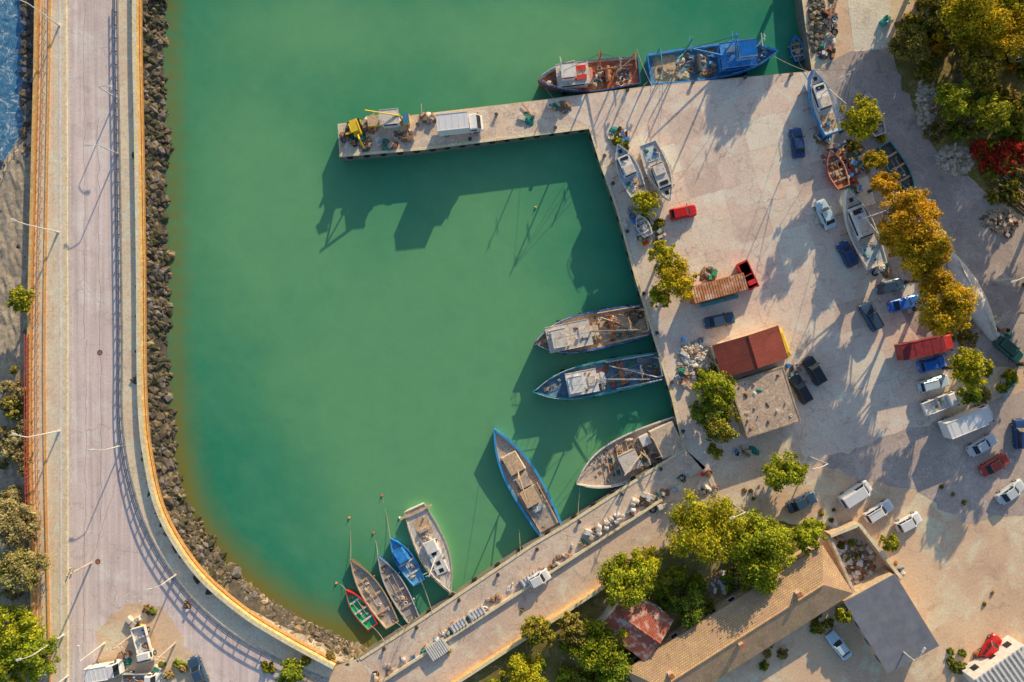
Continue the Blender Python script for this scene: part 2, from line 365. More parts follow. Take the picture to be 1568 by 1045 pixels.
ribbon('kerb',[(101,-400),(101,0),(103,500),(103,1045),(103,1500)],3,0,.15,parap_top)
ribbon('kerb',[(92,-400),(92,0),(93,500),(94,1045),(94,1500)],3,.1,.16,white)
ribbon('promenade_seawall',offs(lw,-3),5,-6,.75,orange_w,parap)
ribbon('promenade_low_wall',smooth([(78,-400),(78,0),(74,250),(70,500),(71,700),(78,1045),(80,1500)],5),2.0,.0,.45,orange_w,parap)
rin=smooth([(180,-600),(181,0),(184,200),(188,500),(189,650),(206,750),(236,830),(291,910),(351,965),(421,1005),(505,1040)],6)
rout=smooth([(207,-600)]+seaw,6)
sheet('seawall_pavement',rin+[p for p in rout[::-1]],.14,side_m)
ribbon('kerb',offs(rin,0),2.5,0,.16,steel)
ribbon('seawall_parapet',offs(rout,4.4),6.5,.0,1.15,parap,parap_top)
ribbon('parapet_ledge',offs(rout,10),2.0,.0,.45,orange_w,parap)
def railing(name,pts,h,m,step=2.0,r=.05,z0=.1,n=2):
    mb=MB(); acc=0; P=[Vector((*W(*p),0)) for p in pts]
    for a,b in zip(P[:-1],P[1:]):
        for k in range(n): mb.cyl((a.x,a.y,z0+h*(k+1)/n),(b.x,b.y,z0+h*(k+1)/n),r*.8,m,n=4)
        L=(b-a).length; s=step-acc
        while s<L:
            p=a+(b-a)*(s/L); mb.cyl((p.x,p.y,z0),(p.x,p.y,z0+h),r,m,n=4); s+=step
        acc=(acc+L)%step
    return mb.obj(name)
vis=[p for p in rin if -80<p[1]<1100]
railing('guard_rail',offs(vis,-3),.8,M('blue_grey_rail',(.1,.15,.25),.5,.3),2.0,.11,.1,2)
railing('red_fence',[(50,512),(50,700),(52,775)],1.3,M('red_rail',(.4,.07,.04),.6),1.2,.08,0.5,3)
railing('promenade_railing',[(p[0]+9,p[1]) for p in lw if -60<p[1]<1100],1.0,M('orange_rail',(.5,.22,.06),.6),1.6,.05,.1,2)
mb=MB(); gx=np.linspace(-260,62,60); gy=np.linspace(-400,1500,130); vs=[]
for y in gy:
    xs0=np.interp(y,[-400,0,170,235,330,600],[66,58,48,5,-50,-160])
    for x in gx:
        z=WL+min(max((x-xs0)*.06,-3),1.1)+R(-.12,.12)
        if y>520: z+=min((y-520)/200,1)*.6
        vs.append((*W(x,y,-1.5),z))
fs=[(j*60+i,(j+1)*60+i,(j+1)*60+i+1,j*60+i+1) for j in range(129) for i in range(59)]
mb.add(vs,fs,sand); mb.obj('beach')
# rocks
ico=[];ph=(1+5**.5)/2
for a,b in ((1,ph),(-1,ph),(1,-ph),(-1,-ph)): ico+=[(0,a,b),(a,b,0),(b,0,a)]
ico=np.array(ico,float); ico/=np.linalg.norm(ico[0])
from itertools import combinations
icf=[]
for c in combinations(range(12),3):
    if all(abs(np.linalg.norm(ico[c[i]]-ico[c[j]])-1.0515)<.02 for i,j in ((0,1),(1,2),(0,2))):
        a,b_,c_=c; nrm=np.cross(ico[b_]-ico[a],ico[c_]-ico[a]); icf.append(c if nrm@ico[a]>0 else (a,c_,b_))
icf=np.array(icf)
def rocks(name,P,S,mats,flat=.7):
    n=len(P); vs=np.zeros((n,12,3))
    for i in range(n):
        q=ico*rng.uniform(.65,1.3,(12,1)); q=q*np.array([rng.uniform(.8,1.5),rng.uniform(.65,1.1),flat*rng.uniform(.7,1.2)])
        a=rng.uniform(0,6.28); c,s=math.cos(a),math.sin(a); q=q@np.array([[c,s,0],[-s,c,0],[0,0,1]]); vs[i]=q*S[i]+P[i]
    fs=(icf[None]+12*np.arange(n)[:,None,None]).reshape(-1,3)
    me=bpy.data.meshes.new(name); me.from_pydata(vs.reshape(-1,3).tolist(),[],fs.tolist())
    for m in mats: me.materials.append(m)
    me.polygons.foreach_set('material_index',np.repeat(rng.integers(0,len(mats),n),20).astype(np.int32)); me.update()
    o=bpy.data.objects.new(name,me); sc.collection.objects.link(o); return o
def rockm(n,c): return M(n,c,.9,var=.5,scale=1.2)
r1=rockm('dark_rock',(.095,.08,.06));r2=rockm('brown_rock',(.17,.135,.09));r3=rockm('pale_rock',(.42,.33,.22));r4=rockm('ochre_rock',(.27,.2,.11)); r5=rockm('mossy_rock',(.075,.075,.035)); r6=rockm('grey_rock',(.2,.18,.16))
P=[];S=[]
full=seaw_s
for i in range(5600):
    j=rng.integers(0,39) ; a=full[j];b_=full[j+1];u=rng.random(); 
    px=a[0]+(b_[0]-a[0])*u;py=a[1]+(b_[1]-a[1])*u
    dx,dy=b_[0]-a[0],b_[1]-a[1];l=math.hypot(dx,dy);ox,oy=dy/l,-dx/l
    if ox<0: ox,oy=-ox,-oy
    wd=35+6*math.sin(py*.05)*math.sin(py*.021)+4*math.sin(py*.23); q=rng.random(); off=5+q*wd
    P.append((*W(px+ox*off,py+oy*off,-1.5),-.15-2.5*q+rng.uniform(-.15,.3))); S.append(rng.uniform(.16,.45) if rng.random()<.86 else rng.uniform(.45,.9))
for i in range(400):
    P.append((*W(rng.uniform(200,250),-rng.uniform(0,200),-1.5),-1.2)); S.append(rng.uniform(.4,1))
rocks('riprap_rocks',np.array(P),S,[r1,r2,r5,r1,r4,r2,r5,r6,r1])
mb=MB(); A=[p for p in smooth([(207,-600)]+seaw,6)]
def outw(p,q,d):
    dx,dy=q[0]-p[0],q[1]-p[1];l=math.hypot(dx,dy);ox,oy=dy/l,-dx/l
    if ox<0: ox,oy=-ox,-oy
    return (p[0]+ox*d,p[1]+oy*d)
B=[outw(A[i],A[min(i+1,len(A)-1)] if i<len(A)-1 else (A[i][0]+1,A[i][1]+.6),48) for i in range(len(A))]
vs=[(*W(*p),-.05) for p in A]+[(*W(p[0],p[1],-2),-3.0) for p in B]; n=len(A)
mb.add(vs,[(i,n+i,n+i+1,i+1) for i in range(n-1)],r1); mb.obj('rock_embankment')
bs=smooth([(300,870),(345,915),(400,952),(460,985),(520,1015),(556,1004)],6)
vs=[(*W(*p),-.3) for p in bs]; bo=smooth([(322,845),(375,895),(430,935),(480,962),(530,985),(560,998)],6); vs+=[(*W(*p,-2.3),-2.45) for p in bo]
bo2=smooth([(345,820),(400,870),(450,910),(500,935),(545,958),(570,980)],6); vs+=[(*W(*p,-2.3),-3.6) for p in bo2]
n=len(bs); mb=MB(); mb.add(vs,[(k*n+i,(k+1)*n+i,(k+1)*n+i+1,k*n+i+1) for k in range(2) for i in range(n-1)],sand); mb.obj('pebble_beach')
P=[];S=[]
for i in range(1900):
    j=rng.integers(0,n-1);u=rng.random(); q=rng.random()
    a=np.array(bs[j])*(1-u)+np.array(bs[j+1])*u; c=np.array(bo[j])*(1-u)+np.array(bo[j+1])*u; p=a*(1-q)+c*q
    P.append((*W(p[0],p[1],-1.4),-.3-2.1*q)); S.append(rng.uniform(.1,.3) if rng.random()<.93 else rng.uniform(.35,.7))
rocks('beach_stones',np.array(P),S,[r3,r2,r4,r2,r4,r6])
P=[];S=[]
for i in range(850):
    y=rng.uniform(-60,560); x=rng.uniform(36,60) if y<240 else rng.uniform(-5,55); 
    if y>240 and rng.random()<.5: continue
    P.append((*W(x,y,-1.5),WL+rng.uniform(.2,.9)));S.append(rng.uniform(.25,.9) if y<240 else rng.uniform(.12,.45))
rocks('shore_rocks',np.array(P),S,[r1,r2,r1,rockm('blue_grey_rock',(.14,.15,.18))])
def rubble(name,cx,cy,rx,ry,n,s0,s1,mats,h=.5,z=0):
    P=[];S=[]
    for i in range(n):
        a=rng.uniform(0,6.28);q=math.sqrt(rng.random()); P.append((*W(cx+rx*q*math.cos(a),cy+ry*q*math.sin(a)),z+h*(1-q)*rng.random()));S.append(rng.uniform(s0,s1))
    return rocks(name,np.array(P),S,mats)
rubble('rubble_pile',1418,160,14,45,300,.15,.5,[stone,r3,stone])
rubble('rubble_pile',1462,245,28,22,260,.15,.5,[stone,stone,r3])
rubble('rubble_pile',1062,552,26,28,300,.12,.4,[stone,white,r3])
rubble('rubble_pile',1250,35,12,50,200,.12,.5,[r3,r2,r6,r2,r4])
rubble('rubble_pile',1530,340,30,20,90,.1,.4,[r3,r2])
# ---------------------------------------------------------------- vegetation
def leafmesh(clumps,nl,size):
    allv=[]
    tot=sum(c[3]**2 for c in clumps)
    for (x,y,z,r) in clumps:
        k=max(20,int(nl*r*r/tot))
        d=rng.normal(size=(k,3)); d/=np.linalg.norm(d,axis=1)[:,None]; d[:,2]=np.where(d[:,2]<-.3,-d[:,2],d[:,2])
        rr=r*rng.uniform(.45,1.15,(k,1))*np.where(rng.random((k,1))<.15,1.35,1)
        c=np.array([x,y,z])+d*rr*np.array([1,1,.8])
        nrm=d+rng.normal(size=(k,3))*.6+np.array([.15,.4,.3]); nrm/=np.linalg.norm(nrm,axis=1)[:,None]
        u=np.cross(nrm,rng.normal(size=(k,3))); u/=np.linalg.norm(u,axis=1)[:,None]; w_=np.cross(nrm,u)
        s=size*rng.uniform(.6,1.3,(k,1))
        allv.append(np.stack([c-u*s,c-w_*s*.6,c+u*s,c+w_*s*.6],1))
    return np.concatenate(allv).reshape(-1,3)
def tree(px,py,r,h,hue,name='tree',dens=1.0,trunk=True,hue2=None,flat=.62,leaf=.19):
    r=r*.1; zc=h-r*flat; zc=max(zc,r*.4) if trunk else r*flat*.3
    x,y=W(px,py,zc); mb=MB(); cl=[]
    n=int(14+r*7); ex=rng.uniform(.82,1.0); ea=rng.uniform(0,3.1)
    for i in range(n):
        a=rng.uniform(0,6.28); q=math.sqrt(rng.random())*.8; e=rng.uniform(-.7,.85)
        q2=q*math.sqrt(max(.15,1-e*e))*1.15*(1-(1-ex)*abs(math.sin(a-ea)))
        cl.append((r*q2*math.cos(a),r*q2*math.sin(a),zc+e*r*flat,r*rng.uniform(.15,.34)))
    for i in range(int(6+1.5*r)):
        a=rng.uniform(0,6.28); k=rng.uniform(.8,1.02); cl.append((r*k*math.cos(a),r*k*math.sin(a),zc+rng.uniform(-.35,.3)*r,r*rng.uniform(.09,.2)))
    if trunk:
        rt=.05*r+.09; k=(R(-.2,.2),R(-.2,.2),zc*.55)
        mb.cyl((0,0,-.1),k,rt*1.3,bark,rt,n=7); mb.cyl(k,(R(-.3,.3),R(-.3,.3),zc+r*.2),rt,bark,rt*.3,n=6)
        for c in cl[::3]: mb.cyl((k[0],k[1],k[2]+R(-.3,.5)),c[:3],rt*.5,bark,.03,n=5)
    else:
        for c in cl[::3]: mb.cyl((c[0]*.4,c[1]*.4,-.05),c[:3],.05,bark,.02,n=4)
    lv=leafmesh(cl,int((950*r+260*r*r)*dens),leaf)
    nb=len(mb.v); vs=mb.v+lv.tolist(); k=len(lv)//4
    fs=mb.f+(np.arange(k*4).reshape(-1,4)+nb).tolist()
    me=bpy.data.meshes.new(name); me.from_pydata(vs,[],fs); me.materials.append(bark); me.materials.append(FOL[hue]); me.materials.append(FOL[hue2 or hue])
    mi=np.ones(len(fs),np.int32); mi[:len(mb.f)]=0; 
    rm=rng.random(k)<.25; mi[len(mb.f):][rm]=2
    me.polygons.foreach_set('material_index',mi); me.update()
    o=bpy.data.objects.new(name,me); o.location=(x,y,0); sc.collection.objects.link(o); return o
T=[(1490,22,48,10,'yellow','ygreen'),(1545,48,40,10,'yellow','orange'),(1440,12,26,7,'olive','dry'),(1555,5,34,9,'ygreen','yellow'),
(1462,152,28,7.5,'ygreen','green'),(1518,172,26,8,'ygreen','olive'),(1505,100,30,8,'olive','orange'),(1395,70,28,5,'olive','dry'),
(1318,182,31,8,'ygreen','yellow'),(1340,246,17,5,'yellow','olive'),(1356,283,21,6,'orange','olive'),(1392,335,40,10.5,'orange','yellow'),(1412,380,38,10.5,'yellow','orange'),(1375,362,26,8,'yellow','orange'),
(1448,470,38,10,'yellow','orange'),(1432,425,28,9,'orange','yellow'),(1485,566,31,8,'ygreen','yellow'),(1487,605,16,4,'green','ygreen'),
(1017,392,22,4.5,'ygreen','yellow'),(1034,430,33,5.5,'yellow','ygreen'),(1010,455,18,4,'ygreen','olive'),(988,312,20,4,'ygreen','yellow'),
(1094,598,31,5.5,'ygreen','green'),(1103,648,28,5,'olive','green'),(1080,630,22,4.5,'green','olive'),(1202,722,31,5,'ygreen','green'),
(1078,812,56,7.5,'ygreen','yellow'),(1165,838,50,7.5,'ygreen','green'),(1155,872,34,6,'ygreen','green'),(1238,820,26,5,'ygreen','green'),(958,888,42,6.5,'ygreen','green'),(990,862,24,5,'ygreen','yellow'),
(918,988,40,5,'ygreen','green'),(940,1020,30,4,'green','ygreen'),(878,962,24,4,'olive','dry'),(825,968,24,4,'olive','ygreen'),(805,1035,34,5,'ygreen','yellow'),(1055,930,26,4,'green','dark'),
(33,458,19,3.5,'ygreen','olive'),(18,800,36,5,'grey','dry'),(38,868,32,5,'grey','olive'),(20,965,40,6,'ygreen','green'),(52,1005,36,6,'green','ygreen'),(5,1030,35,6,'ygreen','green'),(10,880,30,5,'grey','green'),
(445,1030,20,2.5,'green','ygreen'),(1292,940,14,3,'ygreen','olive'),(1362,830,14,3,'ygreen','olive')]
for q in T: tree(q[0],q[1],q[2],q[3],q[4],hue2=q[5])
for q in [(1610,60,50,10),(1620,150,45,10),(1600,-40,50,10),(1500,-50,50,9),(1430,-50,45,8),(1620,430,40,9),(1610,560,40,9),(1250,-110,40,9),(1640,300,45,9)]:
    tree(*q,'olive',dens=.35,hue2='ygreen',leaf=.32)
def bushes(name,zones,n,hues,rr=(8,18)):
    for i in range(n):
        z=zones[int(rng.integers(0,len(zones)))]
        a=rng.uniform(0,6.28);q=math.sqrt(rng.random())
        h=hues[int(rng.integers(0,len(hues)))]
        tree(z[0]+z[2]*q*math.cos(a),z[1]+z[3]*q*math.sin(a),rng.uniform(*rr),2,h,name=name,trunk=False,dens=.75,flat=.7,hue2=hues[0])
bushes('shrub',[(1480,60,100,60),(1530,130,60,80),(1410,60,35,60),(1500,190,70,50)],62,['olive','ygreen','green','dry','olive','orange'],(9,20))
bushes('red_shrub',[(1525,238,36,20)],18,['red','red','orange'],(10,19))
bushes('shrub',[(1535,275,45,35)],14,['olive','dark','dry'],(8,16))
bushes('shrub',[(1380,300,30,40),(1430,430,20,60),(1330,215,25,40),(1520,590,35,25),(1470,510,30,20)],26,['olive','yellow','dry','ygreen'],(7,14))
bushes('shrub',[(870,1000,70,40),(1010,890,40,25),(1060,920,50,30),(900,1035,40,15),(1120,880,70,30),(780,1040,40,20)],40,['green','ygreen','olive','dry'],(8,18))
bushes('shrub',[(25,700,25,90),(20,830,30,80),(30,1000,40,40),(22,640,20,80)],46,['grey','dry','olive','grey'],(6,16))
bushes('shrub',[(1200,985,50,20),(1190,1010,30,15),(1245,950,25,15)],12,['olive','green','dry'],(5,10))
bushes('shrub',[(950,215,12,20),(1000,330,18,25),(1030,470,22,12),(1085,570,25,14),(430,1020,28,14),(1110,690,25,8),(490,1010,30,8)],28,['olive','dry','ygreen'],(4,9))
bushes('shrub',[(230,935,30,8),(265,1020,18,14),(1480,1030,25,12),(1465,1010,12,20)],16,['dry','ygreen','green'],(4,8))
bushes('weed',[(700,1000,60,20),(850,925,60,20),(1130,760,30,12),(1270,790,30,10),(1530,930,30,40),(1440,760,60,20)],16,['dry','olive'],(1.5,3.5))
# ---------------------------------------------------------------- boats
def hull(mb,L,Bm,fb,sh,bul,dr,ws,p,mh,ms,mr,mi_,md,n=22,rw=.14):
    S=[]
    for k in range(n+1):
        t_=k/n; 
        a=ws+(1-ws)*math.sin(math.pi/2*(t_/.45)) if t_<.45 else max(.03,1-((t_-.45)/.55)**p)
        w_=Bm/2*a; x=-L/2+L*t_; zs=fb+sh*max(0,(t_-.35)/.65)**2+.12*max(0,(.3-t_)/.3); zd=zs-bul; wi=max(.01,w_-rw)
        rake=(.35 if t_>.9 else 0)*(t_-.9)*10
        S.append([(x,-wi,zd),(x,-wi,zs),(x,-w_,zs),(x,-w_*.98,zs-.28),(x-rake*.8,-w_*.8,.05),(x-rake*1.5,-w_*.05,-dr),(x-rake*1.5,w_*.05,-dr),(x-rake*.8,w_*.8,.05),(x,w_*.98,zs-.28),(x,w_,zs),(x,wi,zs),(x,wi,zd)])
    N=12; vs=[q for s in S for q in s]
    seg={0:mi_,1:mr,2:ms,3:mh,4:mh,5:mh,6:mh,7:mh,8:ms,9:mr,10:mi_,11:md}
    o=len(mb.v); mb.v.extend(vs)
    for i,m in seg.items():
        j=(i+1)%N; kk=mb.mi(m)
        for k in range(n): mb.f.append((o+k*N+i,o+(k+1)*N+i,o+(k+1)*N+j,o+k*N+j)); mb.m.append(kk)
    mb.f.append(tuple(o+i for i in range(12))); mb.m.append(mb.mi(ms))
    s=S[0]; mb.box((s[0][0]+.07,0,s[1][2]-bul/2+.003),(.12,2*abs(s[1][1]),bul),mr)
def halfw(x,L,Bm,ws,p):
    t_=(x+L/2)/L
    return Bm/2*(ws+(1-ws)*math.sin(math.pi/2*(t_/.45)) if t_<.45 else max(.03,1-((t_-.45)/.55)**p))
def cabin(mb,x,y,z,lx,ly,h,wall,roof,band=True,trim=None):
    trim=trim or wall
    mb.box((x,y,z+h/2),(lx,ly,h),wall,tx=.95,ty=.94)
    if band:
        mb.box((x,y,z+h*.68),(lx*.985+.03,ly*.8,h*.3),glass)
        mb.box((x,y,z+h*.68),(lx*.75,ly*.98+.03,h*.28),glass)
    mb.box((x,y,z+h+.05),(lx+.35,ly+.3,.1),trim,mt=roof)
    for s in (-1,1): mb.box((x,y+s*(ly/2+.1),z+h+.13),(lx+.3,.05,.07),trim)
def clutter(mb,x0,x1,w_,z,n,pal=PAL,s=1.0,wf=None):
    for i in range(n):
        x=R(x0,x1); ww=wf(x) if wf else w_; y=R(-ww,ww); k=random.random(); m=random.choice(pal)
        if k<.3:
            d=(R(.3,.9)*s,R(.25,.6)*s,R(.15,.5)*s); mb.box((x,y,z+d[2]/2),d,m,rz=R(0,3),tx=R(.8,1),ty=R(.8,1))
            mb.box((x,y,z+d[2]+.01),(d[0]*.6,d[1]*.6,.03),random.choice(pal),rz=R(0,3))
        elif k<.45: mb.tor((x,y,z+.09),R(.2,.42)*s,.09*s,random.choice([rope,netbl,orng,black,white]),n=10,k=5)
        elif k<.7: mb.lump((x,y,z),R(.35,.9)*s,R(.3,.6)*s,R(.2,.5)*s,random.choice([netb,netg,netb,rope,offw,netb]),rz=R(0,3))
        elif k<.84: mb.cyl((x,y,z),(x,y,z+R(.3,.7)*s),R(.12,.24)*s,m,n=9)
        else:
            a=R(-.5,.5);l=R(.8,2.2)*s; mb.cyl((x-l/2*math.cos(a),y-l/2*math.sin(a),z+.1),(x+l/2*math.cos(a),y+l/2*math.sin(a),z+.2),.06,random.choice([wood,steel,white,rust]),n=5)
def mast(mb,x,y,z,h,m=steel,r=.09,boom=0,boomd=(1,0),cross=1.2,stay=None):
    mb.cyl((x,y,z),(x,y,z+h),r,m,r*.6,n=7)
    if cross: mb.cyl((x,y-cross,z+h*.75),(x,y+cross,z+h*.75),r*.5,m,n=5); mb.cyl((x,y-cross*.5,z+h*.92),(x,y+cross*.5,z+h*.92),r*.4,m,n=5)
    if boom: mb.cyl((x,y,z+h*.25),(x+boom*boomd[0],y+boom*boomd[1],z+h*.55),r*.8,m,r*.5,n=6); mb.cyl((x,y,z+h*.95),(x+boom*boomd[0],y+boom*boomd[1],z+h*.55),.03,dsteel,n=4)
    if stay:
        for s in stay: mb.cyl((x,y,z+h*.95),s,.028,dsteel,n=4)
def gantry(mb,x,w_,z,h,m,lean=0.0):
    for s in (-1,1): mb.cyl((x,s*w_,z),(x+lean,s*w_*.75,z+h),.1,m,n=6); mb.cyl((x+.9,s*w_,z),(x+lean,s*w_*.75,z+h*.8),.06,m,n=5)
    mb.cyl((x+lean,-w_*.75,z+h),(x+lean,w_*.75,z+h),.11,m,n=6); mb.box((x+lean,0,z+h-.25),(.3,.3,.35),dsteel)
def tyres(mb,L,Bm,ws,p,z,n=4):
    for i in range(n):
        x=-L*.35+L*.6*i/max(1,n-1)
        for s in (-1,1): mb.tor((x,s*(halfw(x,L,Bm,ws,p)+.05),z),.32,.12,black,'y',n=10,k=5)
def rails(mb,L,Bm,ws,p,x0,x1,z,h,m,n=8,sh=0):
    for s in (-1,1):
        pr=None
        for i in range(n+1):
            x=x0+(x1-x0)*i/n; y=s*max(.05,halfw(x,L,Bm,ws,p)-.08); zz=z+sh*max(0,((x+L/2)/L-.35)/.65)**2
            mb.cyl((x,y,zz),(x,y,zz+h),.03,m,n=4)
            if pr: mb.cyl(pr,(x,y,zz+h),.035,m,n=4)
            pr=(x,y,zz+h)
def setb(bow,stern,z):
    b=W(*bow,z);s=W(*stern,z); return math.hypot(b[0]-s[0],b[1]-s[1]),math.atan2(b[1]-s[1],b[0]-s[0]),((b[0]+s[0])/2,(b[1]+s[1])/2)
L,a,c=setb((823,126),(979,108),-.8); mb=MB();B_=4.9;ws=.85;p=2.8
hull(mb,L,B_,1.6,1.0,.6,1,ws,p,rust,dblue,dblue,offw,deckr,rw=.2)
cabin(mb,2.6,0,1.2,4.6,3.1,2.1,white,offw); cabin(mb,3.4,0,3.4,1.9,2.0,1.5,white,white,trim=redp); mb.box((.2,0,1.7),(1.6,2.2,1.1),offw,mt=pink)
for y in(-.7,.7): mb.box((1.3,y,3.55),(1.5,.7,.25),pink,mt=redp)
mast(mb,-.9,0,1.2,9,rust,.16,5,(-1,.15),1.3,[(6.5,0,2.6),(-7,1.4,1.8),(-7,-1.4,1.8)]); mast(mb,4.7,0,3.3,5.5,white,.1); mast(mb,-4.2,.3,1.2,6.5,woodg,.14,3.5,(-.9,-.5),.9)
gantry(mb,-6.6,1.6,1.2,4.4,rust); clutter(mb,-6.4,-.8,1.6,1.05,44,[rust,netb,redp,woodg,offw,dsteel,deckr,orng,black,teal]); clutter(mb,5.4,6.5,.6,1.5,5); clutter(mb,.5,4,1,3.4,6,[white,offw,steel,orng],.6)
mb.cyl((-3,-1.2,1.6),(-3,1.2,1.6),.4,rust,n=10); rails(mb,L,B_,ws,p,2,7.3,1.6,.8,white,9,1.0); tyres(mb,L,B_,ws,p,1.1)
mb.obj('fishing_boat',(*c,WL),a)
L,a,c=setb((1188,82),(994,107),-.8); mb=MB();B_=5.4;ws=.9;p=3
hull(mb,L,B_,1.5,1.1,.6,1.2,ws,p,blue,blue,blue,lblue,deckb,rw=.3)
cabin(mb,3.4,0,1.2,5,3.7,2.2,blue,blue,trim=lblue); cabin(mb,4.2,0,3.5,2.4,2.3,1.7,lblue,M('bright_blue_roof',(.02,.34,.84),.5),trim=white)
mb.box((2.2,.7,3.7),(1.2,.8,.5),white,mt=offw); mb.cyl((2.1,-.8,3.4),(2.1,-.8,4.9),.3,lblue,n=9); mb.lump((8,0,2.1),.6,.4,.3,netbl)
mast(mb,1,0,1.2,9.5,blue,.17,5.5,(-1,.1),1.5,[(8.5,0,3),(-8.5,1.6,2),(-8.5,-1.6,2)]); mast(mb,5.5,0,3.5,5.5,white,.1,cross=1)
mast(mb,-4.6,1.3,1.2,7,teal,.15,3,(-.7,-.6)); gantry(mb,-8.6,1.9,1.0,4.8,teal,-.3)
clutter(mb,-8.2,-4,1.8,1.0,18,[wood,offw,woodg,netb,rope]); clutter(mb,-4,.6,1.8,1.0,30,[deckg,teal,rust,lblue,blue,dsteel,blue,wood]); clutter(mb,6,8,1,1.9,9,[blue,white,lblue,rope],.7); clutter(mb,1.5,5.5,1.2,3.45,9,[white,lblue,blue,steel,redp],.6)
mb.box((-7.2,0,.97),(3.4,4.2,.06),wood); mb.cyl((-2.2,-1.3,1.6),(-2.2,1.3,1.6),.45,dsteel,n=10); rails(mb,L,B_,ws,p,2.5,9,1.5,.8,lblue,10,1.1); tyres(mb,L,B_,ws,p,1.0,5)
mb.obj('blue_trawler',(*c,WL),a)
def trawler(name,bow,stern,B_,hm,sm,rm,im,dm,roofm,wh,seed,mastm=wood,pal=None,hx=.2,hl=5):
    random.seed(seed); L,a,c=setb(bow,stern,-.8); mb=MB();ws=.82;p=3.1
    hull(mb,L,B_,1.35,1.2,.55,1.1,ws,p,hm,sm,rm,im,dm,rw=.32)
    x=L*hx; cabin(mb,x,0,1.1,hl,B_*.62,1.9,wh,roofm); cabin(mb,x+hl*.25,0,3.1,1.9,B_*.42,1.3,wh,roofm,trim=white)
    mb.box((x-hl*.33,0,3.18),(1.1,1.5,.16),offw); mb.box((x-hl/2-.9,0,1.4),(1.3,1.6,.8),wood,mt=roofm)
    pal=pal or [woodg,wood,netb,rust,dsteel,woodd,netg,rope,wood]
    clutter(mb,-L*.45,x-hl/2-.4,B_*.36,.9,56,pal); clutter(mb,x+hl/2+.3,L*.43,.5,1.5,8,pal,.7,wf=lambda q:halfw(q,L,B_,ws,p)*.5); clutter(mb,x-hl/2,x+hl/2,B_*.28,3.1,9,[white,offw,orng,steel,tarp,netbl],.6)
    mb.box((L*.40,0,1.75),(.8,.6,.4),dsteel,mt=wood); mb.cyl((-L*.18,-B_*.28,1.5),(-L*.18,B_*.28,1.5),.38,rust,n=10)
    for s in (-1,1): mb.cyl((-L*.18,s*B_*.28,1.5),(-L*.18,s*B_*.3,1.5),.5,rust,n=12)
    mast(mb,x-hl/2-.2,0,1,8,mastm,.15,L*.36,(-1,.18),1.3,[(L*.47,0,2.6),(-L*.45,B_*.35,1.6),(-L*.45,-B_*.35,1.6)])
    mast(mb,-L*.3,0,1,5.2,mastm,.13,3.2,(.8,-.3),1.0); gantry(mb,-L*.45,B_*.33,.9,3.4,mastm)
    mb.cyl((-L*.12,B_*.4,1.8),(-L*.46,B_*.38,2.2),.1,mastm,n=5); mb.cyl((-L*.08,-B_*.42,1.6),(-L*.44,-B_*.38,2.0),.1,mastm,n=5); mb.cyl((-L*.1,-B_*.3,1.8),(-L*.44,B_*.3,2.2),.1,mastm,n=5)
    mb.cyl((x,B_*.2,1),(x,B_*.2,5),.05,white,n=4)
    rails(mb,L,B_,ws,p,L*.15,L*.47,1.35,.7,white,8,1.2); tyres(mb,L,B_,ws,p,.9,4)
    return mb.obj(name,(*c,WL),a)
trawler('fishing_trawler',(817,526),(994,489),6.0,dblue,dblue,M('faded_blue_rail',(.03,.12,.36),.6,var=.3,stain=(.5,.45,.4),sa=.4),woodg,wood,offw,white,11,hx=.2,hl=6.4)
trawler('fishing_trawler',(816,600),(1016,560),5.3,dblue,blue,teal,blue,deckb,white,white,12,steel,[woodg,netb,teal,netg,netbl,dsteel,redp,offw,blue,rust],hx=.13,hl=4.4)
random.seed(31)
L,a,c=setb((882,740),(1044,662),-.8); mb=MB();B_=6.8;ws=.8;p=2.9
hull(mb,L,B_,1.3,1.1,.5,1.1,ws,p,offw,dblue,white,offw,woodg,rw=.25); 
mb.box((-6.4,0,1.7),(3.8,4.6,1.8),offw,mt=M('tan_roof',(.62,.5,.38),.8,var=.3)); mb.box((-3.4,-1.4,1.5),(1.5,1.5,1.3),white); cabin(mb,.2,.3,1.0,2.6,2.6,1.7,woodg,offw)
clutter(mb,-4,6.5,1.9,.95,80,[woodg,wood,offw,netb,rust,dsteel,rope,woodg],1.0,wf=lambda q:halfw(q,L,B_,.8,2.9)*.7)
for i in range(8): mb.cyl((-2.5+i*.9,-2.2,1.2),(-1.4+i*.9,2.2,1.3),.09,wood,n=5)
mast(mb,-2,0,1,7.5,wood,.14,4.5,(.9,.3),1.2); gantry(mb,-4.3,2,.9,3.4,wood); rails(mb,L,B_,ws,p,-4,8,1.3,.7,offw,14,1.1); mast(mb,-8,1.5,1.5,2.6,white,.06,cross=.5)
mb.obj('wooden_fishing_boat',(*c,WL),a)
L,a,c=setb((756,656),(849,822),-.8); mb=MB();B_=5.2;ws=.72;p=2.4
hull(mb,L,B_,1.25,1.2,.4,1.1,ws,p,blue,blue,M('light_blue_rail',(.06,.42,.8),.5,var=.2),offw,woodg,rw=.36)
mb.box((3.4,0,1.5),(3.4,2.7,.8),offw,mt=wood,tx=.9,ty=.85); cabin(mb,-2.2,0,.95,2.3,2.4,1.8,woodg,wood); mb.box((.3,0,1.2),(2.2,1.9,.6),wood,mt=woodg)
mb.box((-6.2,0,1.1),(3.8,3.3,.35),offw,mt=woodg); mb.box((-4.4,.0,1.3),(1,1.6,.9),tarp)
clutter(mb,-8,6,1.5,.95,60,[woodg,wood,offw,netb,tarp,white,rope,rust,netbl],.9,wf=lambda q:halfw(q,L,B_,.72,2.4)*.65)
mast(mb,1.8,0,1,6.5,wood,.12,4,(-1,.2),.9,[(8,0,2.4)]); mast(mb,-4,0,1,4,woodg,.09,cross=.8)
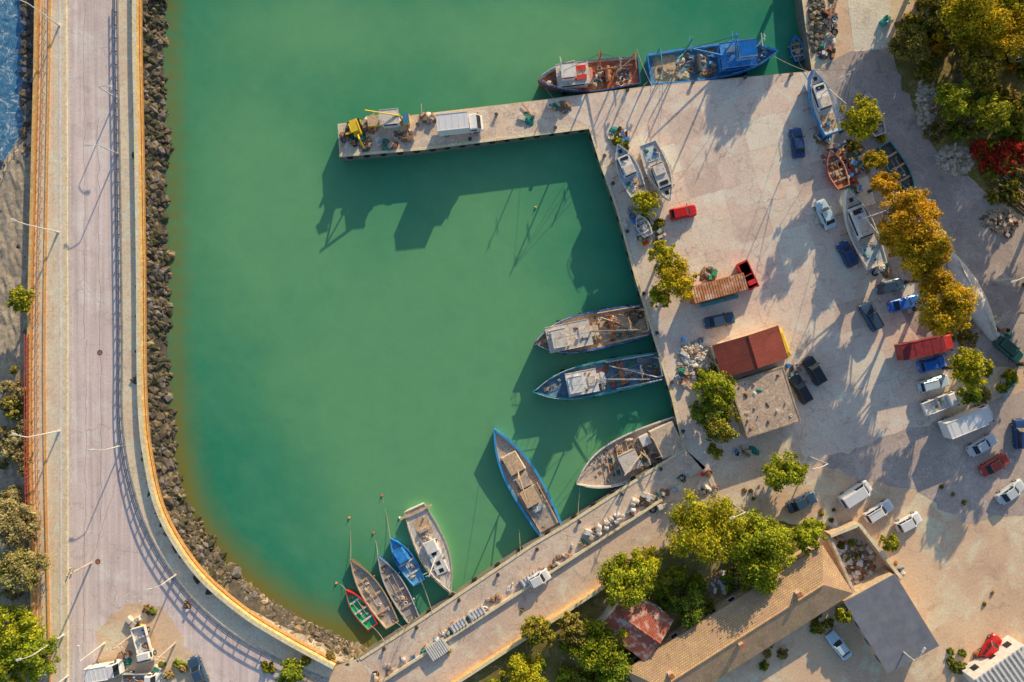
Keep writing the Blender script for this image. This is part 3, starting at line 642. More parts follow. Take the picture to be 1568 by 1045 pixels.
for s in (-1,1): mb.cyl((-1,s*1.7,1.35),(-8,s*1.55,1.45),.08,wood,n=5)
mb.obj('blue_fishing_boat',(*c,WL),a)
L,a,c=setb((691,906),(634,778),-1.2); mb=MB();B_=4.8;ws=.72;p=2.1
hull(mb,L,B_,1.1,.6,.18,.9,ws,p,white,white,wood,white,offw,rw=.12)
mb.box((1.4,0,1.15),(5.6,2.3,.5),white,tx=.9,ty=.8,mt=white); mb.box((-.6,0,1.5),(1.8,2,.6),white,ty=.85,mt=white)
for x in(.6,2.2,3.4): mb.box((x,0,1.41),(.6,.7,.06),glass)
mb.box((-4,0,.96),(3.0,2.4,.06),wood); mb.box((-6.4,0,1.3),(.35,5.4,.12),wood); mb.box((-3.4,0,1.2),(.5,1.6,.5),woodg)
mast(mb,1.2,0,1.2,9,white,.09,4.5,(-1,0),1.2,[(6.5,0,1.6),(-6.2,0,1.5),(.6,1.9,1.1),(.6,-1.9,1.1)]); clutter(mb,-5.8,5,1.1,1.1,18,[white,rust,offw,netbl,woodg,rope],.7); rails(mb,L,B_,ws,p,-5,6.8,1.1,.6,steel,12,.6)
mb.obj('sailing_yacht',(*c,WL),a)
def openboat(name,bow,stern,B_,hm,rm,im,bench,ash=False,eng=True,seed=0,fb=.75,cab=None):
    random.seed(seed); L,a,c=setb(bow,stern,-1.6 if not ash else .8); mb=MB();ws=.7;p=2.1
    hull(mb,L,B_,fb,.45,fb*.6,.4,ws,p,hm,hm,rm,im,im,n=18,rw=.16)
    for t_ in (-.28,-.05,.18): 
        x=t_*L; mb.box((x,0,fb-.15),(.3,2*halfw(x,L,B_,ws,p)-.34,.06),bench)
    x=.34*L; h_=halfw(x,L,B_,ws,p)-.12
    mb.add([(x,-h_,fb+.02),(L*.485,0,fb+.3),(x,h_,fb+.02)],[(0,1,2)],rm)
    if eng: mb.box((-L/2-.12,0,fb),(.35,.3,.55),dsteel,tx=.8); mb.cyl((-L/2-.12,0,fb),(-L/2-.12,0,-.4),.08,dsteel,n=6); mb.box((-.1*L,0,fb*.6),(.9,.7,.5),im,mt=bench)
    for s in(-1,1): mb.cyl((-.2*L,s*.35,fb),(.2*L,s*.45,fb+.03),.035,wood,n=5)
    clutter(mb,-L*.35,L*.3,B_*.25,fb*.4+.1,10,[rope,netbl,offw,netb,white,woodg,rust],.7)
    if cab: mb.box((L*.12,0,fb+.35),(L*.28,B_*.6,.9),cab,tx=.85,ty=.85,mt=cab); mb.box((L*.12,0,fb+.45),(L*.262,B_*.5,.35),glass)
    for s in(-1,1):
        for q in(-.25,.15): mb.ball((q*L,s*(halfw(q*L,L,B_,ws,p)+.08),fb*.5),.14,orng if seed%2 else white,1.3)
    if ash:
        for q in (-.25,.22):
            for s in (-1,1): mb.cyl((q*L,s*B_*.45,-.4),(q*L,s*B_*.36,.25),.06,wood,n=5)
            mb.box((q*L,0,-.32),(.25,B_*.8,.16),wood)
    return mb.obj(name,(*c,WL if not ash else .42),a)
openboat('blue_motorboat',(598,824),(642,893),3.0,blue,blue,lblue,white,seed=1,cab=blue)
openboat('wooden_rowing_boat',(579,850),(634,951),3.0,dblue,offw,deckg,woodg,seed=2,eng=False)
openboat('wooden_rowing_boat',(537,856),(601,958),3.4,woodd,wood,woodg,wood,seed=3,eng=False)
openboat('green_rowing_boat',(530,903),(571,961),2.6,redp,redp,green,white,seed=4,eng=False)
openboat('blue_rowing_boat',(1216,55),(1225,93),2.1,dblue,blue,M('inner_blue',(.08,.3,.45)),wood,seed=5)
def cruiser(name,bow,stern,B_,hm,rm,dm,cm,seed,z=.0,stripe=None,msth=0):
    random.seed(seed);L,a,c=setb(bow,stern,2.2); mb=MB();ws=.75;p=2.1
    hull(mb,L,B_,1.2,.5,.2,.7,ws,p,hm,stripe or hm,rm,dm,dm,rw=.14)
    mb.box((L*.08,0,1.45),(L*.42,B_*.62,.8),cm,tx=.85,ty=.85,mt=cm); mb.box((L*.08,0,1.5),(L*.405,B_*.5,.35),glass); mb.box((L*.08,0,1.5),(L*.3,B_*.6,.32),glass)
    mb.box((L*.2,0,1.91),(L*.06,B_*.35,.05),glass); mb.box((L*-.02,0,2.0),(L*.16,B_*.45,.3),cm,mt=offw); mb.box((L*.36,0,1.32),(.6,.6,.12),dm,mt=glass)
    mb.box((-L*.32,0,1.05),(L*.24,B_*.6,.1),wood if seed%2 else tarp)
    clutter(mb,-L*.42,-L*.2,B_*.28,1.05,9,[white,blue,rope,offw,netbl,black],.7); clutter(mb,-L*.08,L*.2,B_*.2,1.9,4,[white,steel,offw,blue],.5)
    rails(mb,L,B_,ws,p,-L*.3,L*.47,1.2,.55,steel,10,.5)
    if msth: mast(mb,L*.1,0,1.5,msth,white,.08,L*.35,(-1,0),.9,[(L*.48,0,1.7),(-L*.48,0,1.3)])
    for q in (-.3,0,.25):
        for s in (-1,1): mb.cyl((q*L,s*B_*.6,-.95),(q*L,s*B_*.4,.2),.06,rust,n=5)
        mb.box((q*L,0,-.85),(.3,B_*.8,.22),wood)
    return mb.obj(name,(*c,.96+z),a)
cruiser('white_cabin_boat',(945,222),(978,298),3.4,offw,white,tarp,white,21,stripe=blue)
cruiser('beached_sailboat',(1026,308),(991,219),3.6,white,white,offw,offw,22,msth=0)
cruiser('blue_white_sailboat',(1243,108),(1276,204),3.5,blue,blue,white,white,23,msth=10,stripe=blue)
cruiser('white_motor_cruiser',(1296,290),(1344,408),4.1,white,white,offw,white,24,msth=7)
openboat('small_blue_boat',(975,330),(992,362),2.1,blue,white,offw,white,True,seed=6)
openboat('rusty_workboat',(1268,232),(1290,288),2.8,redp,pink,rust,wood,True,seed=7)
openboat('dark_green_boat',(1398,300),(1352,222),2.9,M('dark_green_paint',(.03,.1,.07),.5),teal,M('dark_inner',(.1,.1,.09)),wood,True,False,seed=8)
openboat('grey_boat',(1322,142),(1346,208),2.7,dblue,offw,deckg,wood,True,False,seed=9)
L,a,c=setb((1462,388),(1532,520),1.5); mb=MB(); rg=[]
for k in range(19):
    t_=k/18; w_=1.8*math.sin(math.pi*min(1,.08+t_*.86))**.75; x=L/2-L*t_; rg.append([(x,w_*math.cos(q),.1+1.4*(w_/1.8)**.6*math.sin(q)) for q in np.linspace(0,math.pi,11)])
mb.loft(rg,M('pale_hull',(.78,.7,.62),.7,var=.15,stain=(.5,.42,.35),sa=.4),cap=True,closed=False); mb.cyl((-L*.42,0,1.3),(L*.42,0,1.45),.12,offw,n=6)
for q in(-.3,0,.3): mb.box((q*L,0,.07),(.3,4,.14),wood)
mb.obj('upturned_boat_hull',(*c,0),a,smooth=True)
random.seed(5)
# ---------------------------------------------------------------- vehicles
def paint(name,c): return M('car_'+name,c,.25,.1,var=.06)
CC={'red':(.6,.02,.02),'dblue':(.03,.08,.22),'blue':(.03,.18,.66),'white':(.82,.82,.82),'silver':(.62,.68,.72),'black':(.03,.04,.05),'ltblue':(.55,.72,.8),'maroon':(.25,.02,.04),'dgreen':(.02,.12,.1),'navy':(.05,.1,.18),'wine':(.45,.07,.05)}
def wheels(mb,L,Wd,r=.32,f=.31):
    for x in (-L*f,L*f):
        for s in(-1,1): mb.cyl((x,s*(Wd/2-.2),r),(x,s*(Wd/2+.01),r),r,black,n=12); mb.cyl((x,s*(Wd/2+.01),r),(x,s*(Wd/2+.025),r),r*.55,steel,n=8)
def car(px,py,ang,kind,color,name='parked_car',L=None):
    m=paint(color,CC[color]); mb=MB()
    L=L or {'hatch':4.1,'sedan':4.7,'van':5.2,'suv':4.6,'wagon':4.7}[kind]; Wd=1.85 if kind!='van' else 2.05
    zt=.92 if kind not in('van','suv') else 1.05; Hh={'hatch':1.48,'sedan':1.42,'van':1.95,'suv':1.7,'wagon':1.5}[kind]
    st=[(-.5,.8,.72),(-.485,.92,.86),(-.44,.98,.98),(-.3,1,1),(0,1,1),(.2,1,.99),(.36,.99,.9),(.44,.95,.82),(.485,.86,.7),(.5,.72,.55)]
    rg=[]
    for x,a,b_ in st:
        w_=Wd/2*a; z=zt*b_; rg.append([(x*L,-w_*.96,.22),(x*L,-w_,.5),(x*L,-w_*.97,z*.86),(x*L,-w_*.8,z),(x*L,w_*.8,z),(x*L,w_*.97,z*.86),(x*L,w_,.5),(x*L,w_*.96,.22)])
    mb.loft(rg,m)
    gh={'hatch':(-.45,.22,-.38,.08),'sedan':(-.36,.2,-.22,.07),'van':(-.485,.36,-.46,.24),'suv':(-.46,.22,-.42,.1),'wagon':(-.46,.2,-.41,.06)}[kind]
    z0=zt-.02; y0=Wd/2*.86; y1=Wd/2*(.76 if kind!='van' else .84)
    base=[(gh[0]*L,-y0*.94,z0),(gh[1]*L,-y0*.9,z0-.03),(gh[1]*L,y0*.9,z0-.03),(gh[0]*L,y0*.94,z0)]
    top=[(gh[2]*L,-y1*.95,Hh-.06),(gh[3]*L,-y1*.93,Hh-.06),(gh[3]*L,y1*.93,Hh-.06),(gh[2]*L,y1*.95,Hh-.06)]
    mb.loft([base,top],glass,cap=False)
    tp=top; e=.07
    r1_=[(tp[0][0]-e,tp[0][1]-.04,Hh-.075),(tp[1][0]+e,tp[1][1]-.04,Hh-.075),(tp[2][0]+e,tp[2][1]+.04,Hh-.075),(tp[3][0]-e,tp[3][1]+.04,Hh-.075)]
    cx=(tp[0][0]+tp[1][0])/2; r2_=[(cx+(p[0]-cx)*.93,p[1]*.88,Hh) for p in r1_]; mb.loft([r1_,r2_],m)
    for i in range(4): mb.cyl(base[i],top[i],.05,m,n=5)
    mx=(gh[0]+gh[1])/2*L
    for s in(-1,1): mb.cyl((mx,s*y0*.95,z0),(mx-.05,s*y1*.96,Hh-.06),.045,m,n=5)
    if kind=='van':
        for s in(-1,1): mb.box((-.22*L,s*(y0*.88+.015),(z0+Hh)/2-.03),(.44*L,.08,Hh-z0-.1),m)
    wheels(mb,L,Wd)
    for s in(-1,1):
        mb.box((L*.482,s*Wd*.33,.6),(.14,.36,.14),clean); mb.box((-L*.488,s*Wd*.37,.7),(.1,.25,.2),redp)
        mb.box((gh[1]*L-.25,s*(Wd/2+.08),z0+.08),(.16,.2,.14),m)
    mb.box((L*.492,0,.35),(.12,1.2,.16),dsteel); mb.box((-L*.5,0,.45),(.04,.5,.12),clean); 
    mb.cyl((gh[1]*L+.05,-.4,z0+.02),(gh[1]*L-.12,.3,z0+.09),.02,black,n=4)
    if kind in('suv','wagon'):
        for s in(-1,1): mb.cyl((gh[2]*L+.2,s*y1*.85,Hh+.04),(gh[3]*L-.1,s*y1*.85,Hh+.04),.03,dsteel,n=4)
    x,y=W(px,py,.9); return mb.obj(name,(x,y,.02),math.radians(ang))
for q in [(1047,325,12,'hatch','red'),(1103,491,12,'sedan','navy'),(1222,218,98,'sedan','dblue'),(1265,328,115,'sedan','ltblue'),(1299,389,118,'hatch','dblue'),(1335,485,120,'suv','navy'),(1386,465,15,'sedan','blue'),(1365,438,15,'hatch','navy'),
(1429,558,15,'hatch','blue'),(1432,588,15,'wagon','ltblue'),(1248,568,120,'suv','black'),(1227,596,120,'wagon','black'),(1229,770,25,'sedan','navy'),(1347,784,32,'wagon','white'),(1393,801,28,'hatch','white'),
(1506,682,30,'sedan','silver'),(1526,712,30,'sedan','wine'),(1550,754,36,'sedan','silver'),(1564,665,95,'suv','dblue'),(1286,990,128,'sedan','ltblue'),(1519,993,55,'hatch','red'),(1547,536,-40,'suv','dgreen'),(302,1030,112,'sedan','navy'),(1556,75,100,'hatch','silver')]: car(*q)
car(1311,757,33,'van','white','parked_van'); car(826,887,28,'hatch','white',L=3.4)
def truck(px,py,ang,L,Wd,h,cab,box,name,roof=None,flat=False,cabh=2.2):
    mb=MB(); cl=min(2.0,L*.3)
    rg=[];
    for x,a,z in ((L/2-cl,1,cabh),(L/2-cl*.45,1,cabh),(L/2-cl*.12,.96,cabh*.55),(L/2,.9,cabh*.45)):
        w_=Wd/2*.94*a; rg.append([(x,-w_,.35),(x,-w_,z*.92),(x,-w_*.88,z),(x,w_*.88,z),(x,w_,z*.92),(x,w_,.35)])
    mb.loft(rg,cab)
    x0,x1=L/2-cl*.42,L/2-cl*.15; w_=Wd/2*.8
    mb.add([(x0,-w_,cabh*.985+.02),(x1,-w_,cabh*.62),(x1,w_,cabh*.62),(x0,w_,cabh*.985+.02)],[(0,1,2,3)],glass)
    for s in(-1,1): mb.box((L/2-cl*.7,s*Wd*.47,cabh*.72),(cl*.45,.05,cabh*.26),glass); mb.box((L/2-cl*.3,s*(Wd/2+.12),cabh*.7),(.12,.22,.4),dsteel)
    bl=L-cl-.1
    if flat:
        mb.box((-cl/2-.05,0,.85),(bl,Wd,.16),box)
        for s in(-1,1): mb.box((-cl/2-.05,s*Wd*.485,1.15),(bl,.06,.5),box)
        mb.box((-L/2+.04,0,1.15),(.06,Wd*.94,.5),box); clutter(mb,-L/2+.4,L/2-cl-.5,Wd*.33,.95,8)
    else:
        mb.box((-cl/2-.05,0,.7+(h-.7)/2),(bl,Wd,h-.7),box,mt=roof or box)
        for s in(-1,1): mb.box((-cl/2-.05,s*(Wd/2-.03),h+.03),(bl,.06,.06),box)
        for i in range(5): mb.box((-L/2+bl*(i+.5)/5,0,h+.015),(.05,Wd*.92,.03),roof or box)
    mb.box((0,0,.55),(L*.9,.8,.2),dsteel); wheels(mb,L,Wd*.98,.42,.33)
    x,y=W(px,py,h*.8); return mb.obj(name,(x,y,.02),math.radians(ang))
truck(704,187,6,6.8,2.5,3.2,clean,clean,'white_box_truck')
truck(1422,531,12,8.6,2.4,2.6,redp,maroon,'maroon_truck',maroon)
truck(1444,618,22,5.6,2.0,2,clean,clean,'white_pickup_truck',flat=True,cabh=1.8)
truck(1488,645,22,8.0,2.5,2.8,clean,clean,'camper_van',clean)
truck(216,990,-75,5.6,2.1,2,clean,white,'white_pickup_truck',flat=True,cabh=1.9)
truck(157,1030,10,5.0,2.1,2.2,clean,clean,'white_box_truck'); truck(212,1045,0,5.2,2.1,2,clean,steel,'white_pickup_truck',flat=True,cabh=1.9)
# ---------------------------------------------------------------- buildings
def tile_mat(name,c1,c2,mort,bw=.35,rh=.3,patch=None,k=1.0):
    m,t,b,v,o=begin(name)
    br=node(t,'ShaderNodeTexBrick',{'offset':.5},Vector=v,Color1=c4(c1),Color2=c4(c2),Mortar=c4(mort),Scale=1.0,Mortar_Size=.035)
    br.inputs['Brick Width'].default_value=bw; br.inputs['Row Height'].default_value=rh
    f=noise(t,v,.5,6,.7,.5); col=mix(t,1.0,br.outputs[0],ramp(t,f,[(.3,.75),(.7,1.25)]),'MULTIPLY')
    if patch: col=mix(t,ramp(t,noise(t,v,.8,5,.7),[(.5,0),(.6,.8)]),col,patch)
    t.links.new(col,b.inputs['Base Color']); b.inputs['Roughness'].default_value=.85; bump(t,b,br.outputs['Fac'],.4,-.05)
    return m
stucco=M('stucco',(.66,.5,.33),.9,var=.25,stain=(.35,.27,.2),sa=.4)
tile=tile_mat('clay_tiles',(.76,.52,.26),(.62,.41,.22),(.36,.23,.13),patch=(.58,.35,.24))
mtile=tile_mat('maroon_sheet_roof',(.34,.07,.045),(.29,.06,.04),(.16,.04,.03),bw=.25,rh=12)
rtile=tile_mat('rusty_sheet_roof',(.55,.13,.07),(.42,.12,.07),(.24,.08,.05),bw=.3,rh=3,patch=(.7,.52,.42))
def house(name,px,py,L,Wd,ang,he,hr,roof,wall,oh=.4,hip=0,wins=True,chim=0,th=.12):
    mb=MB(); 
    mb.box((0,0,he/2),(L,Wd,he),wall)
    a,b_=L/2+oh,Wd/2+oh; ze=he-.05
    hx=a-hip
    if not hip:
        for s in(-1,1): mb.add([(s*L/2,-Wd/2,he),(s*L/2,Wd/2,he),(s*L/2,0,hr-.1)],[(0,1,2)],wall)
    v0=[(-a,-b_,ze),(a,-b_,ze),(a,b_,ze),(-a,b_,ze),(-hx,0,hr),(hx,0,hr)]; v1=[(x,y,z+th) for x,y,z in v0]
    fs=[(0,1,5,4),(2,3,4,5)]+([(1,2,5),(3,0,4)] if hip else [])
    mb.add(v1,fs,roof); mb.add(v0,[f[::-1] for f in fs],wall)
    mb.add(v0[:4]+v1[:4],[(0,1,5,4),(2,3,7,6)]+([(1,2,6,5),(3,0,4,7)] if hip else []),woodd)
    if not hip:
        for k in(0,1): 
            i,j,r_=((1,2,5),(3,0,4))[k]; mb.add([v0[i],v0[r_],v0[j],v1[i],v1[r_],v1[j]],[(0,1,4,3),(1,2,5,4)],woodd)
    mb.cyl((-hx,0,hr+th),(hx,0,hr+th),.12,roof,n=6)
    if wins:
        n=max(1,int(L/3.2))
        for i in range(n):
            x=-L/2+L*(i+.5)/n
            for s in(-1,1):
                if s==-1 and i==n//2:
                    mb.box((x,s*(Wd/2+.01),1.05),(1.0,.08,2.1),woodd); continue
                mb.box((x,s*(Wd/2+.01),1.6),(1.2,.06,1.2),white); mb.box((x,s*(Wd/2+.03),1.6),(1.0,.06,1.0),glass); mb.box((x,s*(Wd/2+.05),.96),(1.3,.16,.08),white)
    for i in range(chim):
        x=-L*.35+L*.65*i/max(1,chim-1); mb.box((x,Wd*.12*(-1)**i,hr+.1),(.6,.6,1.3),stone); mb.box((x,Wd*.12*(-1)**i,hr+.8),(.75,.75,.12),rust)
    x,y=W(px,py,he*.9+hr*.1); return mb.obj(name,(x,y,0),math.radians(ang))
house('long_tile_roofed_house',1132,968,34,7.8,32.5,3.0,4.5,tile,stucco,hip=3.4,chim=3)
house('maroon_roofed_house',1149,539,4.6,9.8,107,2.6,3.7,mtile,stucco,oh=.25)
house('rusty_roofed_shed',974,957,8.0,7.0,-35,3.2,4.0,rtile,stone,oh=.2)
def flatb(name,px,py,L,Wd,ang,h,roof,wall,par=.3,slope=0,extra=0):
    mb=MB(); vs=[]
    for z,k in ((0,0),(1,1)):
        for a,b_ in((-1,-1),(1,-1),(1,1),(-1,1)): vs.append((a*L/2,b_*Wd/2,(h+slope*b_) if k else 0))
    mb.add(vs,[(0,1,5,4),(1,2,6,5),(2,3,7,6),(3,0,4,7)],wall); 
    o=.15; rv=[(a*(L/2+o),b_*(Wd/2+o),h+slope*b_+.02) for a,b_ in((-1,-1),(1,-1),(1,1),(-1,1))]; rv2=[(x,y,z+.14) for x,y,z in rv]
    mb.loft([rv,rv2],roof)
    if par:
        for s in(-1,1): mb.box((s*L/2,0,h+par/2+.1),(.2,Wd,par),wall); mb.box((0,s*Wd/2,h+par/2+.1),(L-.22,.2,par),wall)
    for i in range(int(L/3)):
        x=-L/2+1.6+i*3
        for s in(-1,1): mb.box((x,s*(Wd/2+.02),1.5),(1,.08,1.0),glass); mb.box((x,s*(Wd/2+.03),.95),(1.2,.14,.08),white)
    mb.box((L/2+.02,0,1.05),(.08,1.0,2.1),woodd)
    if extra: clutter(mb,-L/2+.6,L/2-.6,Wd/2-.6,h+.16,extra,[stone,woodg,rust,woodg,wood,r3,r4],.7)
    x,y=W(px,py,h); return mb.obj(name,(x,y,0),math.radians(ang))
flatb('flat_roofed_workshop',1171,616,8.2,8.4,18,2.6,G('rough_roof',(.5,.37,.27),(.38,.29,.22),(.18,.14,.11),crack=.5,scale=.5,light=(.64,.51,.39),aggr=.5),r3,.12,0,18)
flatb('grey_roofed_shed',1364,955,12.2,8.2,-58.5,3.0,M('grey_felt_roof',(.24,.25,.29),.8,var=.2,scale=.5,stain=(.33,.3,.29),sa=.4),stucco,0,.35)
flatb('white_terrace_building',1548,1040,9,6,35,3.4,offw,white,.0,0)
mb=MB()
for i in range(12): mb.box((-4.2+i*.75,0,3.9),(.3,6.4,.16),clean)
for s in(-1,1): mb.box((0,s*2.9,3.75),(9,.2,.14),clean)
mb.obj('white_pergola',(*W(1548,1040,3.7),0),math.radians(35))
mb=MB(); rp=[(1262,815),(1305,798),(1368,878),(1304,912),(1262,815)]
ribbon('x',rp[:2],5,0,2.2,stucco,parap_top,mb); ribbon('x',[rp[1],rp[2]],5,0,2.3,stucco,parap_top,mb); ribbon('x',[rp[2],rp[3]],4,0,2.1,stone,stone,mb); ribbon('x',[rp[3],rp[0]],4,0,1.8,stone,stone,mb)
mb.obj('roofless_ruin'); rubble('rubble_pile',1310,860,30,34,330,.15,.5,[stone,r3,r2,white,rust]); bushes('shrub',[(1300,850,22,28)],5,['olive','green'],(4,7))
mb=MB(); mb.box((0,0,1.3),(8.2,2.6,2.4),rust,mt=orng)
rm_=M('rusty_orange_roof',(.62,.26,.11),.8,var=.4,scale=1,stain=(.78,.66,.52),sa=.8)
for i in range(21): mb.box((-4+i*.4,0,2.54),(.16,2.5,.06),rm_)
mb.box((0,0,2.505),(8.1,2.55,.02),rm_)
for s in(-1,1):
    for i in range(18): mb.box((-3.9+i*.46,s*1.31,1.3),(.18,.05,2.2),rust)
mb.box((0,-1.9,.5),(6,.5,.7),wood,mt=teal); clutter(mb,-3.5,3.5,.3,0,8)
mb.obj('rusty_shipping_container',(*W(1100,442,2),0),math.radians(15))
mb=MB(); mb.box((0,0,.75),(4.0,1.5,1.3),redp,tx=1.12,ty=1.1); mb.box((0,0,1.36),(3.9,1.35,.08),M('dark_red',(.35,.03,.03))); mb.box((0,.0,1.5),(.15,1.5,.2),redp); mb.box((1.2,0,1.5),(.7,1.2,.5),redp)
for s in (-1,1): mb.box((0,s*.82,1.43),(4.4,.1,.12),redp)
mb.obj('red_skip',(*W(1144,422,1),0),math.radians(-65))
mb=MB(); mb.loft([[(x*q*1.15,y*q*1.1,z) for x,y in((-1.9,-.8),(1.9,-.8),(2.2,0),(1.9,.8),(-1.9,.8),(-2.1,0))] for z,q in((.1,.9),(.6,1),(1.2,1),(1.5,.7))],yel); mb.box((0,0,1.55),(1.6,.5,.12),white)
mb.obj('yellow_pedal_boat',(*W(1195,526,1),0),math.radians(-70))
# ---------------------------------------------------------------- walls, lamps, furniture
mb=MB(); ribbon('x',[dg(.12,47),dg(.55,47),dg(1.05,47)],3.5,0,.6,stone,parap_top,mb); mb.obj('quay_low_wall')
mb=MB(); ribbon('x',[dg(.24,108),dg(.5,109),dg(1.12,109)],5,0,1.0,parap,parap_top,mb); mb.obj('lane_boundary_wall')
ribbon('quay_coping',[(522,239),(650,228),(902,196)]+inner[1:],4,.0,.12,stone,parap_top)
ribbon('quay_coping',[dg(0,2),(866,805),(816,834),(641,952),(552,1009)],4,.0,.12,stone,parap_top)
def lamp(px,py,ang,h=8,arm=1.8,name='street_lamp'):
    mb=MB(); lampm=M('pale_lamp_steel',(.7,.68,.62),.5,.1); mb.cyl((0,0,0),(0,0,.6),.18,lampm,n=8); mb.cyl((0,0,.5),(0,0,h),.12,lampm,.08,n=8); pr=(0,0,h)
    for i in range(1,5):
        q=(arm*i/4,0,h+.35*math.sin(i/4*1.57)); mb.cyl(pr,q,.06,lampm,n=6); pr=q
    mb.box((arm+.25,0,h+.33),(.85,.34,.14),lampm,tx=.8,ty=.8); mb.box((arm+.25,0,h+.245),(.5,.2,.05),clean)
    return mb.obj(name,(*W(px,py),0.02),math.radians(ang))
for q in [(90,356,160),(92,660,165),(98,972,195),(92,40,160),(178,150,0),(180,236,180),(188,682,180),(270,880,200),(104,1035,190)]: lamp(*q, h=7.0 if q[0]<120 else 4.5, arm=1.5)
for q in [(1366,985,60),(1120,770,200),(1240,700,200),(1525,430,200),(160,985,90)]: lamp(*q,h=6)
def utility(px,py,h=8,a=0):
    mb=MB(); mb.cyl((0,0,0),(0,0,h),.16,woodg,.1,n=8); mb.box((0,0,h-.5),(2.4,.12,.14),wood); mb.box((0,0,h-1.3),(1.8,.12,.14),wood)
    for x in(-1.1,-.6,.6,1.1): mb.cyl((x,0,h-.43),(x,0,h-.2),.05,white,n=6)
    return mb.obj('utility_pole',(*W(px,py),0),a)
for q in [(208,968),(268,985),(140,862)]: utility(*q,h=6,a=R(0,3))
utility(1560,480,8,.5)
mb=MB(); mb.cyl((0,0,0),(0,0,.4),.2,dsteel,n=10); mb.cyl((0,0,.4),(0,0,.52),.3,dsteel,n=10); bo_=mb.obj('bollard',(*W(560,200),0.01))
for p in [(640,192),(760,177),(600,227),(720,214),(850,197),(925,240),(938,282),(960,355),(985,450),(1005,510),(1028,585),(1045,660),(1060,128),(1140,120),(1210,116),(960,140)]+[dg(u,7) for u in(.08,.2,.33,.46,.58,.7,.83,.93)]: inst(bo_,(*W(*p),.01))
mb=MB(); mb.tor((0,0,0),.36,.14,black,'x',n=12,k=6); ty=mb.obj('tyre_fender',(*W(560,237,-1),-1))
def tyl(pts,step):
    for a,b in zip(pts[:-1],pts[1:]):
        l=math.hypot(b[0]-a[0],b[1]-a[1]);n=int(l/step)
        for i in range(n):
            u=(i+.5)/n; x,y=W(a[0]+(b[0]-a[0])*u,a[1]+(b[1]-a[1])*u); nx=-(b[1]-a[1])/l;ny_w=-(b[0]-a[0])/l
            inst(ty,(x+nx*.18,y+ny_w*.18,-.5),math.atan2(ny_w,nx))
tyl([(522,240),(650,228),(902,196)],22); tyl(inner,28)
def tyl2(pts,step):
    for a,b in zip(pts[:-1],pts[1:]):
        l=math.hypot(b[0]-a[0],b[1]-a[1]);n=int(l/step)
        for i in range(n):
            u=(i+.5)/n; x,y=W(a[0]+(b[0]-a[0])*u,a[1]+(b[1]-a[1])*u); inst(ty,(x-.545*.2,y+.838*.2,-.5),math.atan2(.838,-.545))
tyl2([(1047,686),(865,803),(815,832),(640,950)],36)
mb=MB(); mb.cyl((0,0,0),(0,0,.9),.3,blue,n=12)
for z in(.05,.3,.6,.88): mb.tor((0,0,z),.3,.025,blue,n=12,k=4)
dr=mb.obj('oil_drum',(*W(960,215),.01))
for p in [(1150,440),(1046,520),(945,232),(1300,270),(1205,560),(970,340)]: inst(dr,(*W(*p),.01))
def pile(px,py,rx,ry,n,pal=PAL,name='fishing_gear_pile',s=1,z=0.01):
    mb=MB(); 
    for i in range(n):
        a=R(0,6.28);q=math.sqrt(random.random()); x=rx*.1*q*math.cos(a);y=ry*.1*q*math.sin(a); m=random.choice(pal);k=random.random()
        if k<.35:
            d=(R(.4,1.2)*s,R(.3,.8)*s,R(.25,.8)*s); rz=R(0,3)
            mb.box((x,y,d[2]/2),d,m,rz=rz); mb.box((x,y,d[2]+.01),(d[0]*.82,d[1]*.8,.03),random.choice(pal),rz=rz)
        elif k<.62: mb.lump((x,y,0),R(.5,1.3)*s,R(.4,.9)*s,R(.3,.7)*s,random.choice([netb,netg,netb,tarp,offw,netb]),rz=R(0,3))
        elif k<.75: mb.tor((x,y,.12),R(.3,.5),.12,random.choice([black,rope,netbl,white]),n=11,k=5)
        elif k<.9:
            b=R(0,3);l=R(.6,1.7)*s; mb.cyl((x-l*math.cos(b),y-l*math.sin(b),.15),(x+l*math.cos(b),y+l*math.sin(b),.25),.07,random.choice([wood,steel,rust,woodg]),n=6)
        else: mb.cyl((x,y,0),(x,y,R(.5,.9)),R(.18,.3),m,n=10)
    return mb.obj(name,(*W(px,py),z))
pile(540,208,18,15,34,[yel,dblue,dsteel,black,rust,netb,yel,woodg]); pile(565,192,18,8,20,[yel,wood,woodg,rust,netb]); pile(650,182,14,6,14,[woodg,wood,netb,rust]); pile(620,208,14,8,14,[woodg,netb,dsteel,rust])
pile(575,222,34,6,18,[woodg,netb,rust]); pile(806,175,16,12,4,[offw,woodg]); pile(855,165,15,6,8)
mb=MB(); cabin(mb,0,0,0,2.6,2.0,2.4,white,offw); mb.box((-2.4,.1,.6),(2.2,1.6,1.1),yel,mt=wood); mb.cyl((1.6,0,0),(1.6,0,2.6),.16,yel,n=8); mb.cyl((1.6,0,2.4),(-3.2,.7,4.2),.12,yel,n=6); mb.box((2.3,0,.5),(1.0,1.6,.9),yel,mt=netbl); clutter(mb,-3.2,3,.9,0,12,[yel,white,netbl,rust])
mb.obj('site_cabin_with_hoist',(*W(600,187),.01),.1)
mb=MB(); mb.box((0,0,.7),(2.6,1.3,.7),yel,tx=.9,ty=.9); cabin(mb,.4,0,1.0,1.1,1.1,1.3,yel,yel)
for s in(-1,1): mb.box((0,s*.75,.3),(3.0,.4,.6),black,tx=.8)
mb.cyl((1.2,0,1.2),(2.6,.1,2.6),.14,yel,n=6); mb.cyl((2.6,.1,2.6),(3.4,.1,.8),.11,yel,n=6); mb.box((3.4,.1,.4),(.6,.8,.6),dsteel)
mb.obj('yellow_mini_excavator',(*W(546,198),.01),-1.2)
